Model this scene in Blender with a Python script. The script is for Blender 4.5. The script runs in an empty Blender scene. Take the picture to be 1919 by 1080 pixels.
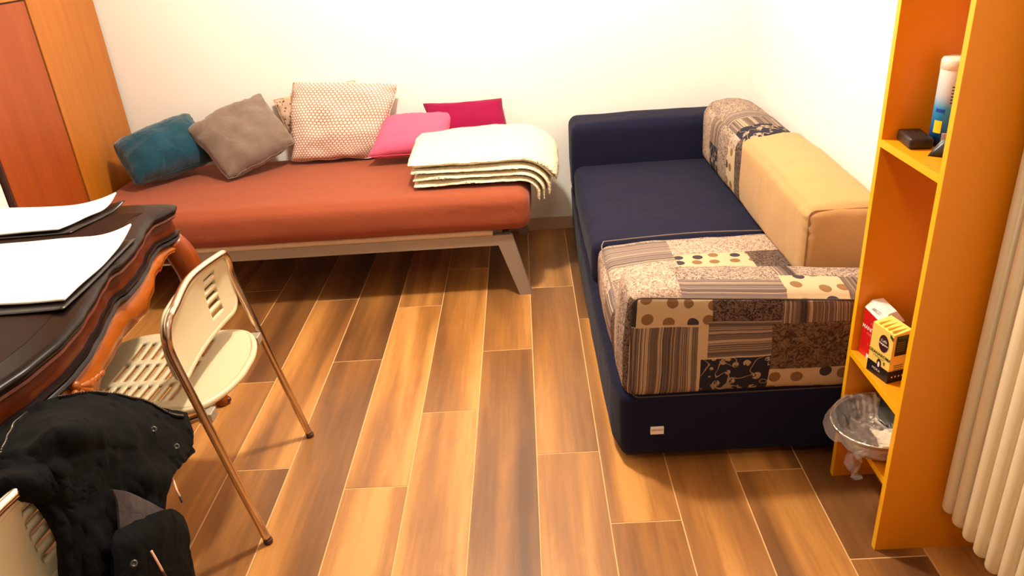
import bpy, bmesh, math, random
from mathutils import Vector, Matrix, noise
random.seed(7)
S = bpy.context.scene
COL = S.collection
PI = math.pi

# ------------------------------------------------------------------ camera, light, exposure
cam_d = bpy.data.cameras.new('camera'); cam = bpy.data.objects.new('camera', cam_d); COL.objects.link(cam)
cam_d.sensor_width = 36.0; cam_d.lens = 1435.74/1919*36.0; cam_d.clip_start = 0.02
CR = Matrix(((0.9977223, 0.00324881, -0.06737704), (0.05914254, 0.43822791, 0.89691608), (0.03244041, -0.89885802, 0.43703761)))
cam.matrix_world = Matrix.Translation((0, 0, 1.5587)) @ CR.transposed().to_4x4()
S.camera = cam
S.view_settings.view_transform = 'Standard'; S.view_settings.look = 'None'
S.view_settings.gamma = 1.0; S.view_settings.use_curve_mapping = False
S.view_settings.exposure = 0.0
w = bpy.data.worlds.new('world'); S.world = w; w.use_nodes = True
w.node_tree.nodes['Background'].inputs[0].default_value = (1, .85, .7, 1)
w.node_tree.nodes['Background'].inputs[1].default_value = 0.05
def lamp(name, loc, power, size, col):
    l = bpy.data.lights.new(name, 'POINT'); l.energy = power; l.shadow_soft_size = size; l.color = col
    o = bpy.data.objects.new(name, l); COL.objects.link(o); o.location = loc; return o
lamp('ceiling_bulb', (-0.25, 2.5, 2.5), 212, .08, (1, .925, .79))
lamp('front_fill', (0.1, 0.1, 2.4), 26, .12, (1, .92, .78))  # added fill light, brightens surfaces facing the front of the room

# ------------------------------------------------------------------ helpers
def lin(r, g, b):
    f = lambda c: (c/255/12.92) if c/255 <= .04045 else ((c/255+.055)/1.055)**2.4
    return (f(r), f(g), f(b), 1)
def tag(o, label=None, cat=None, group=None, kind=None):
    if label: o['label'] = label
    if cat: o['category'] = cat
    if group: o['group'] = group
    if kind: o['kind'] = kind
    return o
def thing(name, label, cat, loc=(0, 0, 0), group=None):
    o = bpy.data.objects.new(name, None); COL.objects.link(o); o.location = loc; o.empty_display_size = .05
    return tag(o, label, cat, group)
def wl(o):
    v = Vector((0, 0, 0))
    while o: v += o.location; o = o.parent
    return v
def obj(name, verts, faces, mat, parent=None, smooth=True, uvs=None, origin=None, mats=None, fm=None):
    """verts in WORLD coordinates; linked as one mesh under parent (or with its own origin)"""
    off = wl(parent) if parent else Vector(origin or (0, 0, 0))
    me = bpy.data.meshes.new(name)
    me.from_pydata([tuple(Vector(v)-off) for v in verts], [], [tuple(f) for f in faces])
    if mats:
        for m in mats: me.materials.append(m)
        if fm:
            for p, i in zip(me.polygons, fm): p.material_index = i
    elif mat: me.materials.append(mat)
    if uvs:
        ul = me.uv_layers.new(name='UVMap')
        k = 0
        for f, u in zip(faces, uvs):
            for q in u: ul.data[k].uv = q; k += 1
    me.polygons.foreach_set('use_smooth', [smooth]*len(me.polygons))
    bm = bmesh.new(); bm.from_mesh(me); bmesh.ops.recalc_face_normals(bm, faces=bm.faces); bm.to_mesh(me); bm.free()
    o = bpy.data.objects.new(name, me); COL.objects.link(o)
    if parent: o.parent = parent
    elif origin: o.location = origin
    return o
def bmobj(name, bm, mat, parent=None, smooth=False, origin=None):
    v = [tuple(x.co) for x in bm.verts]; bm.verts.index_update()
    f = [[y.index for y in x.verts] for x in bm.faces]; bm.free()
    return obj(name, v, f, mat, parent, smooth, origin=origin)
def box_bm(x0, x1, y0, y1, z0, z1, r=0, seg=2, M=None):
    bm = bmesh.new(); bmesh.ops.create_cube(bm, size=1)
    for v in bm.verts:
        v.co = Vector(((x0+x1)/2+v.co.x*(x1-x0), (y0+y1)/2+v.co.y*(y1-y0), (z0+z1)/2+v.co.z*(z1-z0)))
    if r: bmesh.ops.bevel(bm, geom=bm.edges[:], offset=r, segments=seg, profile=.5, affect='EDGES')
    if M: bmesh.ops.transform(bm, matrix=M, verts=bm.verts)
    return bm
def box(name, x0, x1, y0, y1, z0, z1, mat, parent=None, r=0, seg=2, M=None, smooth=False, origin=None):
    return bmobj(name, box_bm(x0, x1, y0, y1, z0, z1, r, seg, M), mat, parent, smooth, origin)
def crom(P, n=6, closed=False):
    P = [Vector(p) for p in P]; out = []; N = len(P)
    rng = range(N if closed else N-1)
    for i in rng:
        if closed: a, b, c, d = P[i-1], P[i], P[(i+1) % N], P[(i+2) % N]
        else: a, b, c, d = P[max(i-1, 0)], P[i], P[i+1], P[min(i+2, N-1)]
        for k in range(n):
            t = k/n
            out.append(.5*((2*b)+(c-a)*t+(2*a-5*b+4*c-d)*t*t+(3*b-a-3*c+d)*t**3))
    if not closed: out.append(P[-1])
    return out
def tube_data(P, r, seg=10, closed=False, cap=True, base=0):
    P = [Vector(p) for p in P]; n = len(P); R = r if isinstance(r, (list, tuple)) else [r]*n
    vs = []; fs = []
    up = Vector((0, 0, 1)); t0 = (P[1]-P[0]).normalized()
    if abs(t0.dot(up)) > .9: up = Vector((1, 0, 0))
    nrm = t0.cross(up).normalized()
    for i in range(n):
        if closed: t = (P[(i+1) % n]-P[i-1]).normalized()
        else: t = (P[min(i+1, n-1)]-P[max(i-1, 0)]).normalized()
        nrm = (nrm-t*nrm.dot(t)).normalized(); b = t.cross(nrm)
        for k in range(seg):
            a = 2*PI*k/seg
            vs.append(P[i]+(nrm*math.cos(a)+b*math.sin(a))*R[i])
    m = n if closed else n-1
    for i in range(m):
        for k in range(seg):
            a = base+i*seg+k; b_ = base+i*seg+(k+1) % seg; j = (i+1) % n
            fs.append((a, b_, base+j*seg+(k+1) % seg, base+j*seg+k))
    if cap and not closed:
        fs.append([base+k for k in range(seg)][::-1]); fs.append([base+(n-1)*seg+k for k in range(seg)])
    return vs, fs
def tube(name, P, r, mat, parent=None, seg=10, closed=False, origin=None):
    v, f = tube_data(P, r, seg, closed)
    return obj(name, v, f, mat, parent, True, origin=origin)
def multi(name, parts, mat, parent=None, smooth=True, origin=None):
    V = []; F = []
    for v, f in parts:
        b = len(V); V += list(v); F += [[i+b for i in q] for q in f]
    return obj(name, V, F, mat, parent, smooth, origin=origin)
def lathe(name, c, prof, mat, parent=None, seg=28, origin=None, smooth=True, tilt=None, sx=1, sy=1, wob=None):
    c = Vector(c); vs = []; fs = []
    for i, (r, z) in enumerate(prof):
        for k in range(seg):
            a = 2*PI*k/seg; rr = r*(1+(wob(a, i) if wob else 0))
            p = Vector((rr*math.cos(a)*sx, rr*math.sin(a)*sy, z))
            if tilt: p = tilt @ p
            vs.append(c+p)
    for i in range(len(prof)-1):
        for k in range(seg):
            fs.append((i*seg+k, i*seg+(k+1) % seg, (i+1)*seg+(k+1) % seg, (i+1)*seg+k))
    if prof[0][0] > 1e-5: fs.append([k for k in range(seg)][::-1])
    if prof[-1][0] > 1e-5: fs.append([(len(prof)-1)*seg+k for k in range(seg)])
    return obj(name, vs, fs, mat, parent, smooth, origin=origin)
def sharp(o, ang=35):
    a = math.radians(ang); me = o.data
    bm = bmesh.new(); bm.from_mesh(me)
    for e in bm.edges:
        if len(e.link_faces) == 2 and e.calc_face_angle(0) > a: e.smooth = False
    bm.to_mesh(me); bm.free(); return o
def text(name, s, loc, right, up, size, mat, parent, align='CENTER', bold=0.0, squeeze=1.0):
    """flat lettering laid on a surface; loc is the centre, right / up are world directions"""
    c = bpy.data.curves.new('lettering', 'FONT'); c.body = s; c.size = size; c.align_x = align; c.align_y = 'CENTER'
    c.offset = bold; c.resolution_u = 2
    t = bpy.data.objects.new('lettering', c); COL.objects.link(t)
    bpy.context.view_layer.update()
    dg = bpy.context.evaluated_depsgraph_get()
    me = bpy.data.meshes.new_from_object(t.evaluated_get(dg)); bpy.data.objects.remove(t)
    R = Vector(right).normalized(); U = Vector(up).normalized()
    off = wl(parent) if parent else Vector((0, 0, 0))
    for v in me.vertices: v.co = Vector(loc)+R*v.co.x*squeeze+U*v.co.y-off
    me.materials.clear(); me.materials.append(mat); me.name = name
    o = bpy.data.objects.new(name, me); COL.objects.link(o); o.parent = parent
    return o

# ------------------------------------------------------------------ material helpers
class NT:
    def __init__(s, name):
        s.m = bpy.data.materials.new(name); s.m.use_nodes = True; s.t = s.m.node_tree
        s.b = s.t.nodes['Principled BSDF']
    def n(s, typ, **kw):
        x = s.t.nodes.new(typ)
        for k, v in kw.items():
            if k.startswith('i_'):
                key = k[2:]
                key = int(key) if key.isdigit() else key.replace('_', ' ')
                x.inputs[key].default_value = v
            else: setattr(x, k, v)
        return x
    def l(s, a, b): s.t.links.new(a, b)
    def math(s, op, a, b=None, c=None):
        x = s.n('ShaderNodeMath', operation=op)
        for i, q in enumerate((a, b, c)):
            if q is None: continue
            if isinstance(q, (int, float)): x.inputs[i].default_value = q
            else: s.l(q, x.inputs[i])
        return x.outputs[0]
    def mix(s, f, a, b, mode='MIX'):
        x = s.n('ShaderNodeMix', data_type='RGBA', blend_type=mode)
        for i, q in ((0, f), (6, a), (7, b)):
            if isinstance(q, (int, float)): x.inputs[i].default_value = q
            elif isinstance(q, tuple): x.inputs[i].default_value = q
            else: s.l(q, x.inputs[i])
        return x.outputs[2]
    def coord(s, which='Object', scale=(1, 1, 1), loc=(0, 0, 0), rot=(0, 0, 0)):
        c = s.n('ShaderNodeTexCoord'); m = s.n('ShaderNodeMapping')
        m.inputs[1].default_value = loc; m.inputs[2].default_value = rot; m.inputs[3].default_value = scale
        s.l(c.outputs[which], m.inputs[0]); return m.outputs[0]
    def noise(s, vec, scale, detail=3, rough=.5, dist=0):
        x = s.n('ShaderNodeTexNoise', i_Scale=scale, i_Detail=detail, i_Roughness=rough, i_Distortion=dist)
        if vec is not None: s.l(vec, x.inputs['Vector'])
        return x.outputs[0]
    def ramp(s, f, stops):
        x = s.n('ShaderNodeValToRGB'); e = x.color_ramp.elements
        while len(e) < len(stops): e.new(.5)
        for i, (p, c) in enumerate(stops): e[i].position = p; e[i].color = c if len(c) == 4 else (*c, 1)
        s.l(f, x.inputs[0]); return x.outputs[0]
    def bump(s, h, strength=.3, dist=.01):
        x = s.n('ShaderNodeBump', i_Strength=strength, i_Distance=dist); s.l(h, x.inputs['Height']); s.l(x.outputs[0], s.b.inputs['Normal'])
    def set(s, color=None, rough=None, metal=None, spec=None, **kw):
        if color is not None:
            if isinstance(color, tuple): s.b.inputs['Base Color'].default_value = color
            else: s.l(color, s.b.inputs['Base Color'])
        if rough is not None: s.b.inputs['Roughness'].default_value = rough
        if metal is not None: s.b.inputs['Metallic'].default_value = metal
        if spec is not None: s.b.inputs['Specular IOR Level'].default_value = spec
        for k, v in kw.items(): s.b.inputs[k.replace('_', ' ')].default_value = v
        return s.m
def plain(name, col, rough=.5, metal=0, spec=.5, var=.06, vs=8, bump=0, bs=200, **kw):
    m = NT(name); v = m.coord()
    f = m.noise(v, vs, 4)
    d = tuple(c*(1-var*2) for c in col[:3])+(1,)
    m.set(m.mix(f, d, col), rough, metal, spec, **kw)
    if bump: m.bump(m.noise(v, bs, 3), bump, .002)
    return m.m
def fabric(name, col, rough=.9, var=.1, wr=.35, wscale=6, sheen=.2, weave=700):
    m = NT(name); v = m.coord()
    f = m.noise(v, 14, 5, .6)
    d = tuple(c*(1-var*2) for c in col[:3])+(1,)
    m.set(m.mix(f, d, col), rough, 0, .15)
    m.b.inputs['Sheen Weight'].default_value = sheen; m.b.inputs['Sheen Roughness'].default_value = .5
    big = m.noise(v, wscale, 3, .5, .8); fine = m.noise(v, weave, 2)
    m.bump(m.math('ADD', m.math('MULTIPLY', big, 1.0), m.math('MULTIPLY', fine, .03)), wr, .02)
    return m.m
def wood(name, a, b, axis='z', rough=.4, scale=1, spec=.5, coat=0):
    m = NT(name)
    sc = {'z': (22, 22, 1.3), 'y': (22, 1.3, 22), 'x': (1.3, 22, 22)}[axis]
    v = m.coord(scale=tuple(q*scale for q in sc))
    f = m.noise(v, 1.0, 6, .62, .6); g = m.noise(v, 6, 3, .6)
    c = m.ramp(m.math('ADD', m.math('MULTIPLY', f, .8), m.math('MULTIPLY', g, .2)), [(.3, a), (.68, b)])
    m.set(c, rough, 0, spec, Coat_Weight=coat); m.bump(g, .05, .002); return m.m

M = {}
M['wall'] = plain('white_paint', lin(243, 238, 230), .85, var=.01, vs=2, bump=.05, bs=60)
M['ceiling'] = plain('ceiling_paint', lin(176, 164, 148), .9, var=.01)
M['grout'] = plain('grout', lin(226, 176, 120), .8, var=.08, vs=30)
M['wall_front'] = plain('tan_paint', lin(150, 125, 100), .9, var=.02)
M['skirting'] = plain('skirting_tile', lin(205, 176, 148), .45, var=.05)
M['orange'] = plain('orange_laminate', lin(236, 144, 0), .42, var=.03, vs=40, bump=.05, bs=300)
M['orange_edge'] = plain('yellow_edge_banding', lin(246, 176, 14), .4, var=.02)
M['navy'] = fabric('navy_cotton', lin(24, 24, 48), .95, .12, .35, 7, .04)
M['beige'] = fabric('beige_cotton', lin(190, 148, 98), .9, .06, .35, 7, .1)
M['rust'] = fabric('rust_sheet', lin(148, 72, 44), .8, .05, .45, 5, .1)
M['teal'] = fabric('teal_velvet', lin(14, 74, 94), .7, .3, .6, 14, .35)
M['greyvel'] = fabric('grey_velvet', lin(128, 108, 94), .7, .15, .5, 9, .4)
M['pink'] = fabric('pink_cotton', lin(214, 92, 124), .85, .05, .35, 8, .1)
M['magenta'] = fabric('magenta_cotton', lin(140, 8, 62), .85, .06, .3, 8, .1)
M['chrome'] = plain('chrome', lin(215, 195, 175), .2, 1, var=.02)
M['seat_plastic'] = plain('cream_plastic', lin(206, 188, 152), .38, var=.02, bump=.03, bs=500)
M['rubber'] = plain('dark_rubber', lin(78, 42, 30), .6)
M['bedmetal'] = plain('grey_painted_metal', lin(162, 148, 134), .4, .3, var=.03, bump=.04, bs=900)
M['radiator'] = plain('cream_enamel', lin(222, 200, 164), .35, var=.01)
M['black_plastic'] = plain('black_plastic', lin(34, 28, 26), .4)
M['black_gloss'] = plain('black_gloss', lin(14, 12, 16), .15)
M['jacket'] = fabric('black_jacket_cloth', lin(4, 3.5, 4), .9, .15, .6, 10, .0, 500)
M['lining'] = fabric('grey_fleece', lin(72, 60, 60), .95, .2, .3, 30, .1)
M['zip'] = plain('zip_metal', lin(150, 145, 140), .35, 1)
M['snap'] = plain('snap_metal', lin(90, 90, 92), .3, .9)
M['cord'] = plain('pink_cord', lin(226, 170, 140), .8)
M['desktop'] = wood('dark_veneer', lin(26, 12, 6), lin(42, 20, 9), 'y', .5, spec=.08)
M['deskdark'] = wood('dark_polished_wood', lin(14, 7, 6), lin(28, 13, 9), 'y', .3, spec=.18)
M['desked'] = wood('red_walnut', lin(70, 24, 8), lin(104, 42, 12), 'y', .3, spec=.4)
M['deskorange'] = wood('honey_wood', lin(136, 62, 10), lin(170, 88, 16), 'y', .32, spec=.4)
M['deskleg'] = wood('leg_wood', lin(104, 40, 10), lin(140, 62, 14), 'z', .3, spec=.4)
M['ward'] = wood('cherry_side', lin(158, 88, 12), lin(178, 106, 20), 'z', .42)
M['warddoor'] = wood('cherry_door', lin(134, 54, 8), lin(156, 70, 14), 'z', .42)
M['gap'] = plain('shadow_gap', lin(60, 20, 8), .8)
M['paper'] = plain('white_paper', lin(248, 246, 240), .8, var=.01)
M['underlay'] = plain('dark_folder', lin(26, 18, 16), .3, var=.05)
M['ink'] = plain('black_ink', lin(30, 20, 18), .7)
M['white_ink'] = plain('white_ink', lin(250, 235, 225), .7)
M['pinkink'] = plain('pink_ink', lin(250, 130, 130), .7)

# plank floor
m = NT('wood_look_tile'); inf = m.n('ShaderNodeObjectInfo'); tc = m.n('ShaderNodeTexCoord')
sh = m.n('ShaderNodeVectorMath', operation='SCALE'); cmb = m.n('ShaderNodeCombineXYZ')
m.l(inf.outputs['Random'], cmb.inputs[0]); m.l(inf.outputs['Random'], cmb.inputs[1]); m.l(inf.outputs['Random'], cmb.inputs[2])
m.l(cmb.outputs[0], sh.inputs[0]); sh.inputs['Scale'].default_value = 137.0
add = m.n('ShaderNodeVectorMath', operation='ADD'); m.l(tc.outputs['Object'], add.inputs[0]); m.l(sh.outputs[0], add.inputs[1])
def mp(sc):
    x = m.n('ShaderNodeMapping'); x.inputs[3].default_value = sc; m.l(add.outputs[0], x.inputs[0]); return x.outputs[0]
band = m.noise(mp((5.5, .45, 1)), 1.0, 2, .5, .5)
grain = m.noise(mp((60, 2.2, 1)), 1.0, 5, .65, .4)
swirl = m.noise(mp((14, 2.2, 1)), 1.0, 4, .6, 2.2)
f = m.math('ADD', m.math('ADD', m.math('MULTIPLY', band, 1.15), m.math('MULTIPLY', grain, .2)), m.math('MULTIPLY', swirl, .16))
f = m.math('ADD', f, m.math('MULTIPLY', m.math('SUBTRACT', inf.outputs['Random'], .5), .10))
c = m.ramp(f, [(.48, lin(98, 62, 34)), (.66, lin(132, 86, 45)), (.80, lin(166, 110, 54)), (.96, lin(206, 146, 78))])
m.set(c, .33, 0, .5); m.bump(grain, .06, .002)
M['plank'] = m.m

# patterned pillow
m = NT('rosette_print'); v = m.coord('UV', (1, 1, 1))
sp = m.n('ShaderNodeSeparateXYZ'); m.l(v, sp.inputs[0])
u_ = m.math('MULTIPLY', sp.outputs[0], 58.0); v_ = m.math('MULTIPLY', sp.outputs[1], 58.0/1.732)
def dot_grid(o):
    a = m.math('SUBTRACT', m.math('FRACT', m.math('ADD', u_, o)), .5); b = m.math('MULTIPLY', m.math('SUBTRACT', m.math('FRACT', m.math('ADD', v_, o)), .5), 1.732)
    return m.math('ADD', m.math('MULTIPLY', a, a), m.math('MULTIPLY', b, b))
k = m.math('LESS_THAN', m.math('MINIMUM', dot_grid(0.0), dot_grid(.5)), .135)
m.set(m.mix(k, lin(176, 124, 108), lin(232, 214, 198)), .9, 0, .1)
m.bump(m.noise(m.coord(), 9, 3, .5, .8), .4, .02)
M['rosette'] = m.m
m = NT('sprig_print'); v = m.coord('UV')
vo = m.n('ShaderNodeTexVoronoi', feature='F1', i_Scale=40.0, i_Randomness=1.0); m.l(v, vo.inputs['Vector'])
m.set(m.mix(m.math('LESS_THAN', vo.outputs['Distance'], .27), lin(222, 186, 158), lin(120, 84, 70)), .9, 0, .1)
m.bump(m.noise(m.coord(), 9, 3, .5, .8), .5, .02)
M['sprig'] = m.m

# knitted blanket
m = NT('cream_knit'); v = m.coord()
vo = m.n('ShaderNodeTexVoronoi', feature='F1', i_Scale=95.0); m.l(v, vo.inputs['Vector'])
f = m.noise(v, 40, 3)
m.set(m.mix(f, lin(232, 214, 176), lin(248, 236, 206)), .95, 0, .1)
m.bump(m.math('ADD', vo.outputs['Distance'], m.math('MULTIPLY', f, 1.2)), .8, .006); m.b.inputs['Sheen Weight'].default_value = .2
M['knit'] = m.m

# patchwork print (UV in metres); layout entries (u0,v0,u1,v1,type)
def patchwork(name, layout, base='damask'):
    m = NT(name); tc = m.n('ShaderNodeTexCoord'); sp = m.n('ShaderNodeSeparateXYZ'); m.l(tc.outputs['UV'], sp.inputs[0])
    U, V = sp.outputs[0], sp.outputs[1]; uv = tc.outputs['UV']
    cream, grey, dark, navy, lil, brn = lin(194, 168, 134), lin(104, 88, 82), lin(66, 54, 50), lin(44, 42, 52), lin(132, 112, 106), lin(104, 80, 62)
    types = {}
    def get(t):
        if t in types: return types[t]
        if t == 'dots':
            mpn = m.n('ShaderNodeMapping'); mpn.inputs[3].default_value = (15.5, 15.5, 1); mpn.inputs[1].default_value = (.3, .15, 0); m.l(uv, mpn.inputs[0])
            vo = m.n('ShaderNodeTexVoronoi', feature='F1', i_Scale=1.0, i_Randomness=.42); vo.voronoi_dimensions = '2D'; m.l(mpn.outputs[0], vo.inputs['Vector'])
            msk = m.math('LESS_THAN', vo.outputs['Distance'], .27)
            s2 = m.n('ShaderNodeSeparateColor'); m.l(vo.outputs['Color'], s2.inputs[0])
            dc = m.mix(m.math('GREATER_THAN', s2.outputs[0], .55), lin(132, 98, 66), lin(66, 56, 60))
            r = m.mix(msk, cream, dc)
        elif t in ('vs', 'hs'):
            q = U if t == 'vs' else V
            cb = m.n('ShaderNodeCombineXYZ'); m.l(q, cb.inputs[0])
            a = m.noise(cb.outputs[0], 21, 4, .8)
            r = m.ramp(a, [(.38, dark), (.44, grey), (.49, lin(176, 150, 124)), (.515, grey), (.56, brn), (.60, lin(176, 150, 124)), (.62, grey)])
            r = r; x = r.node; x.color_ramp.interpolation = 'CONSTANT'
        elif t == 'hl':
            cb = m.n('ShaderNodeCombineXYZ'); m.l(V, cb.inputs[0]); a = m.noise(cb.outputs[0], 55, 2, .8)
            r = m.ramp(a, [(.3, lil), (.47, grey), (.53, cream), (.56, lil), (.63, cream)]); r.node.color_ramp.interpolation = 'CONSTANT'
        elif t == 'damask' or t == 'damaskd' or t == 'damaskl':
            a = m.noise(uv, 55, 4, .6, 3.0)
            ca, cb_ = {'damask': (grey, lin(176, 150, 130)), 'damaskd': (lin(54, 42, 40), lin(112, 90, 78)), 'damaskl': (lin(134, 108, 98), lin(196, 168, 144))}[t]
            r = m.ramp(a, [(.46, ca), (.52, cb_)])
        elif t == 'floral':
            vo = m.n('ShaderNodeTexVoronoi', feature='F1', i_Scale=30.0, i_Randomness=.8); m.l(uv, vo.inputs['Vector'])
            a = m.math('LESS_THAN', vo.outputs['Distance'], .37)
            b = m.noise(uv, 70, 2, .5, 1.5)
            r = m.mix(m.math('MULTIPLY', a, m.math('GREATER_THAN', b, .44)), navy, lin(170, 146, 120))
            ln = m.math('ABSOLUTE', m.math('SUBTRACT', m.noise(uv, 14, 1, .5, .5), .5))
            r = m.mix(m.math('LESS_THAN', ln, .012), r, lin(150, 128, 106))
        elif t == 'brown':
            a = m.noise(uv, 48, 5, .7, 2.0); r = m.ramp(a, [(.42, lin(64, 46, 36)), (.6, lin(128, 100, 76))])
        elif t == 'cream': r = m.mix(0.0, cream, cream)
        elif t == 'dark': r = m.mix(m.noise(uv, 90, 2), navy, dark)
        types[t] = r; return r
    cur = get(base)
    for (u0, v0, u1, v1, t) in layout:
        a = m.math('COMPARE', U, (u0+u1)/2, (u1-u0)/2); b = m.math('COMPARE', V, (v0+v1)/2, (v1-v0)/2)
        cur = m.mix(m.math('MULTIPLY', a, b), cur, get(t))
    m.set(cur, .9, 0, .12)
    v = m.coord(); m.bump(m.math('ADD', m.noise(v, 7, 3, .5, .8), m.math('MULTIPLY', m.noise(v, 600, 2), .04)), .35, .02)
    return m.m

# soft upholstered block with rounded edges, bulging faces and metre UVs
def softbox(name, x0, x1, y0, y1, z0, z1, mat, parent=None, r=.04, bulge=(.01, .01, .01), step=.03, wr=.003, seed=0, shape=None, origin=None, uvoff=(0, 0)):
    X = (x0, y0, z0); Y = (x1, y1, z1); c = Vector(((x0+x1)/2, (y0+y1)/2, (z0+z1)/2)); h = Vector(((x1-x0)/2, (y1-y0)/2, (z1-z0)/2))
    bm = bmesh.new()
    key = {}
    faces = []; uvs = []
    def g(axis):
        L = 2*h[axis]; n = max(4, int(L/step)); a = [i/n*2-1 for i in range(n+1)]
        e = r/h[axis]
        out = sorted(set([round(q, 5) for q in a if abs(q) < 1-e*1.1] + [-1, 1, -1+e*.3, 1-e*.3, -1+e*.65, 1-e*.65, -1+e, 1-e]))
        return out
    G = [g(0), g(1), g(2)]
    verts = []
    def vid(i, j, k):
        kk = (i, j, k)
        if kk in key: return key[kk]
        p = Vector((G[0][i]*h.x, G[1][j]*h.y, G[2][k]*h.z))
        q = Vector([max(-(h[a]-r), min(h[a]-r, p[a])) for a in range(3)])
        d = p-q
        if d.length > 1e-9:
            # even out the corner: use direction of normalised cube
            p2 = q+d.normalized()*r if d.length > 1e-6 else q
        else: p2 = p
        u = [p[a]/h[a] for a in range(3)]
        for a in range(3):
            if abs(abs(u[a])-1) < 1e-4:
                o1, o2 = [b for b in range(3) if b != a]
                p2[a] += math.copysign(bulge[a], u[a])*(1-u[o1]**2)*(1-u[o2]**2)
        P = c+p2
        nz = noise.noise_vector((P+Vector((seed*3.1, seed, 0)))*7)*wr + noise.noise_vector((P+Vector((seed, 0, 5)))*22)*wr*.4
        P = P+nz
        if shape: P = shape(P, u)
        key[kk] = len(verts); verts.append(P); return key[kk]
    def uvof(axis, s, P):
        # front face (-y): u=x-x0, v=z-z0 ; top continues above; left side (-x) continues to the left
        if axis == 1: return (P[0]-x0, P[2]-z0) if s < 0 else (P[0]-x0, -(P[2]-z0)-.1)
        if axis == 2: return (P[0]-x0, (z1-z0)+(P[1]-y0))
        return (-(P[1]-y0), P[2]-z0) if s < 0 else ((x1-x0)+(P[1]-y0), P[2]-z0)
    for axis in range(3):
        b, d = [q for q in range(3) if q != axis]
        for s in (-1, 1):
            fi = 0 if s < 0 else len(G[axis])-1
            for i in range(len(G[b])-1):
                for j in range(len(G[d])-1):
                    ids = []; uu = []
                    for (p_, q_) in ((i, j), (i+1, j), (i+1, j+1), (i, j+1)):
                        t = [0, 0, 0]; t[axis] = fi; t[b] = p_; t[d] = q_
                        ids.append(vid(*t))
                        W = [c[a]+G[a][t[a]]*h[a] for a in range(3)]
                        a_ = uvof(axis, s, W); uu.append((a_[0]+uvoff[0], a_[1]+uvoff[1]))
                    n_ = (verts[ids[1]]-verts[ids[0]]).cross(verts[ids[3]]-verts[ids[0]])
                    if n_[axis]*s < 0: ids.reverse(); uu.reverse()
                    faces.append(ids); uvs.append(uu)
    bm.free()
    off = wl(parent) if parent else Vector(origin or (0, 0, 0))
    me = bpy.data.meshes.new(name); me.from_pydata([tuple(v-off) for v in verts], [], faces); me.materials.append(mat)
    ul = me.uv_layers.new(name='UVMap'); k = 0
    for u in uvs:
        for q in u: ul.data[k].uv = q; k += 1
    me.polygons.foreach_set('use_smooth', [True]*len(me.polygons))
    o = bpy.data.objects.new(name, me); COL.objects.link(o)
    if parent: o.parent = parent
    elif origin: o.location = origin
    return o

# ------------------------------------------------------------------ the room
XL, XR, YB, YF, ZC = -2.65, 1.113, 3.92, -1.3, 2.7
def st(o): o['kind'] = 'structure'; return o
floor = st(box('floor', XL-.1, XR+.1, YF-.1, YB+.1, -.06, -.0012, M['grout']))
st(box('ceiling', XL-.1, XR+.1, YF-.1, YB+.1, ZC, ZC+.08, M['ceiling']))
st(box('wall_back', XL-.1, XR+.1, YB, YB+.1, 0, ZC, M['wall']))
st(box('wall_right', XR, XR+.1, YF, YB, 0, ZC, M['wall']))
XW = -2.072
st(box('wall_left', XL-.1, XW, YF, 2.868, 0, ZC, M['wall']))
st(box('wall_niche', XL-.1, XL, 2.868, YB, 0, ZC, M['wall']))
st(box('wall_front', XL-.1, XR+.1, YF-.1, YF, 0, ZC, M['wall_front']))
st(box('baseboard_back', -2.04, XR-.011, YB-.011, YB, 0, .072, M['skirting'], r=.002))
st(box('baseboard_right', XR-.011, XR, YF, YB-.011, 0, .072, M['skirting'], r=.002))
st(box('baseboard_left', XW, XW+.011, YF, 2.868, 0, .072, M['skirting'], r=.002))
# planks: 20 x 120 cm wood-look tiles, joints measured column by column
W_ = .2; X0 = -.032; LEN = 6.08*W_
joint = {5: 8.6, 4: 7.405, 3: 9.22, 2: 7.0, 1: 8.26, 0: 9.88, -1: 13.22, -2: 11.2, -3: 9.28, -4: 13.13, -5: 9.86, -6: 12.52, -7: 10.6, -8: 14.0, -9: 11.9, -10: 9.4, -11: 13, -12: 11, -13: 10}
pm = {}
for kcol in range(-11, 6):
    x0 = X0+kcol*W_+.0019; x1 = X0+(kcol+1)*W_-.0019
    x0 = max(x0, XW+.001); x1 = min(x1, XR-.001)
    y = joint[kcol]*W_
    while y > YF: y -= LEN
    while y < YB:
        a = max(y+.0019, YF+.001); b = min(y+LEN-.0019, YB-.001)
        if b-a > .02:
            key = (round(x1-x0, 4), round(b-a, 4))
            if key not in pm:
                bm = box_bm(-(x1-x0)/2, (x1-x0)/2, -(b-a)/2, (b-a)/2, -.009, 0, .0008, 1)
                me = bpy.data.meshes.new('plank'); bm.to_mesh(me); bm.free(); me.materials.append(M['plank']); pm[key] = me
            o = bpy.data.objects.new('plank', pm[key]); COL.objects.link(o); o.parent = floor; o.location = ((x0+x1)/2, (a+b)/2, 0)
        y += LEN

# ------------------------------------------------------------------ wardrobe
wd = thing('wardrobe', 'tall cherry-wood wardrobe in the left corner past the end of the bed', 'wardrobe', (-2.34, 3.4, 0))
WX = -2.045
box('carcass', XL+.012, WX-.006, 2.875, 3.905, .0, 2.2, M['gap'], wd)
box('side_panel', WX-.02, WX, 3.372, 3.905, .0, 2.2, M['ward'], wd, r=.0015)
box('door', WX-.02, WX-.003, 2.885, 3.364, .05, 1.375, M['warddoor'], wd, r=.002)
box('lintel', WX-.02, WX, 2.875, 3.370, 1.382, 2.2, M['ward'], wd, r=.0015)
box('plinth', WX-.018, WX-.006, 2.885, 3.364, .0, .046, M['warddoor'], wd)

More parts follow.
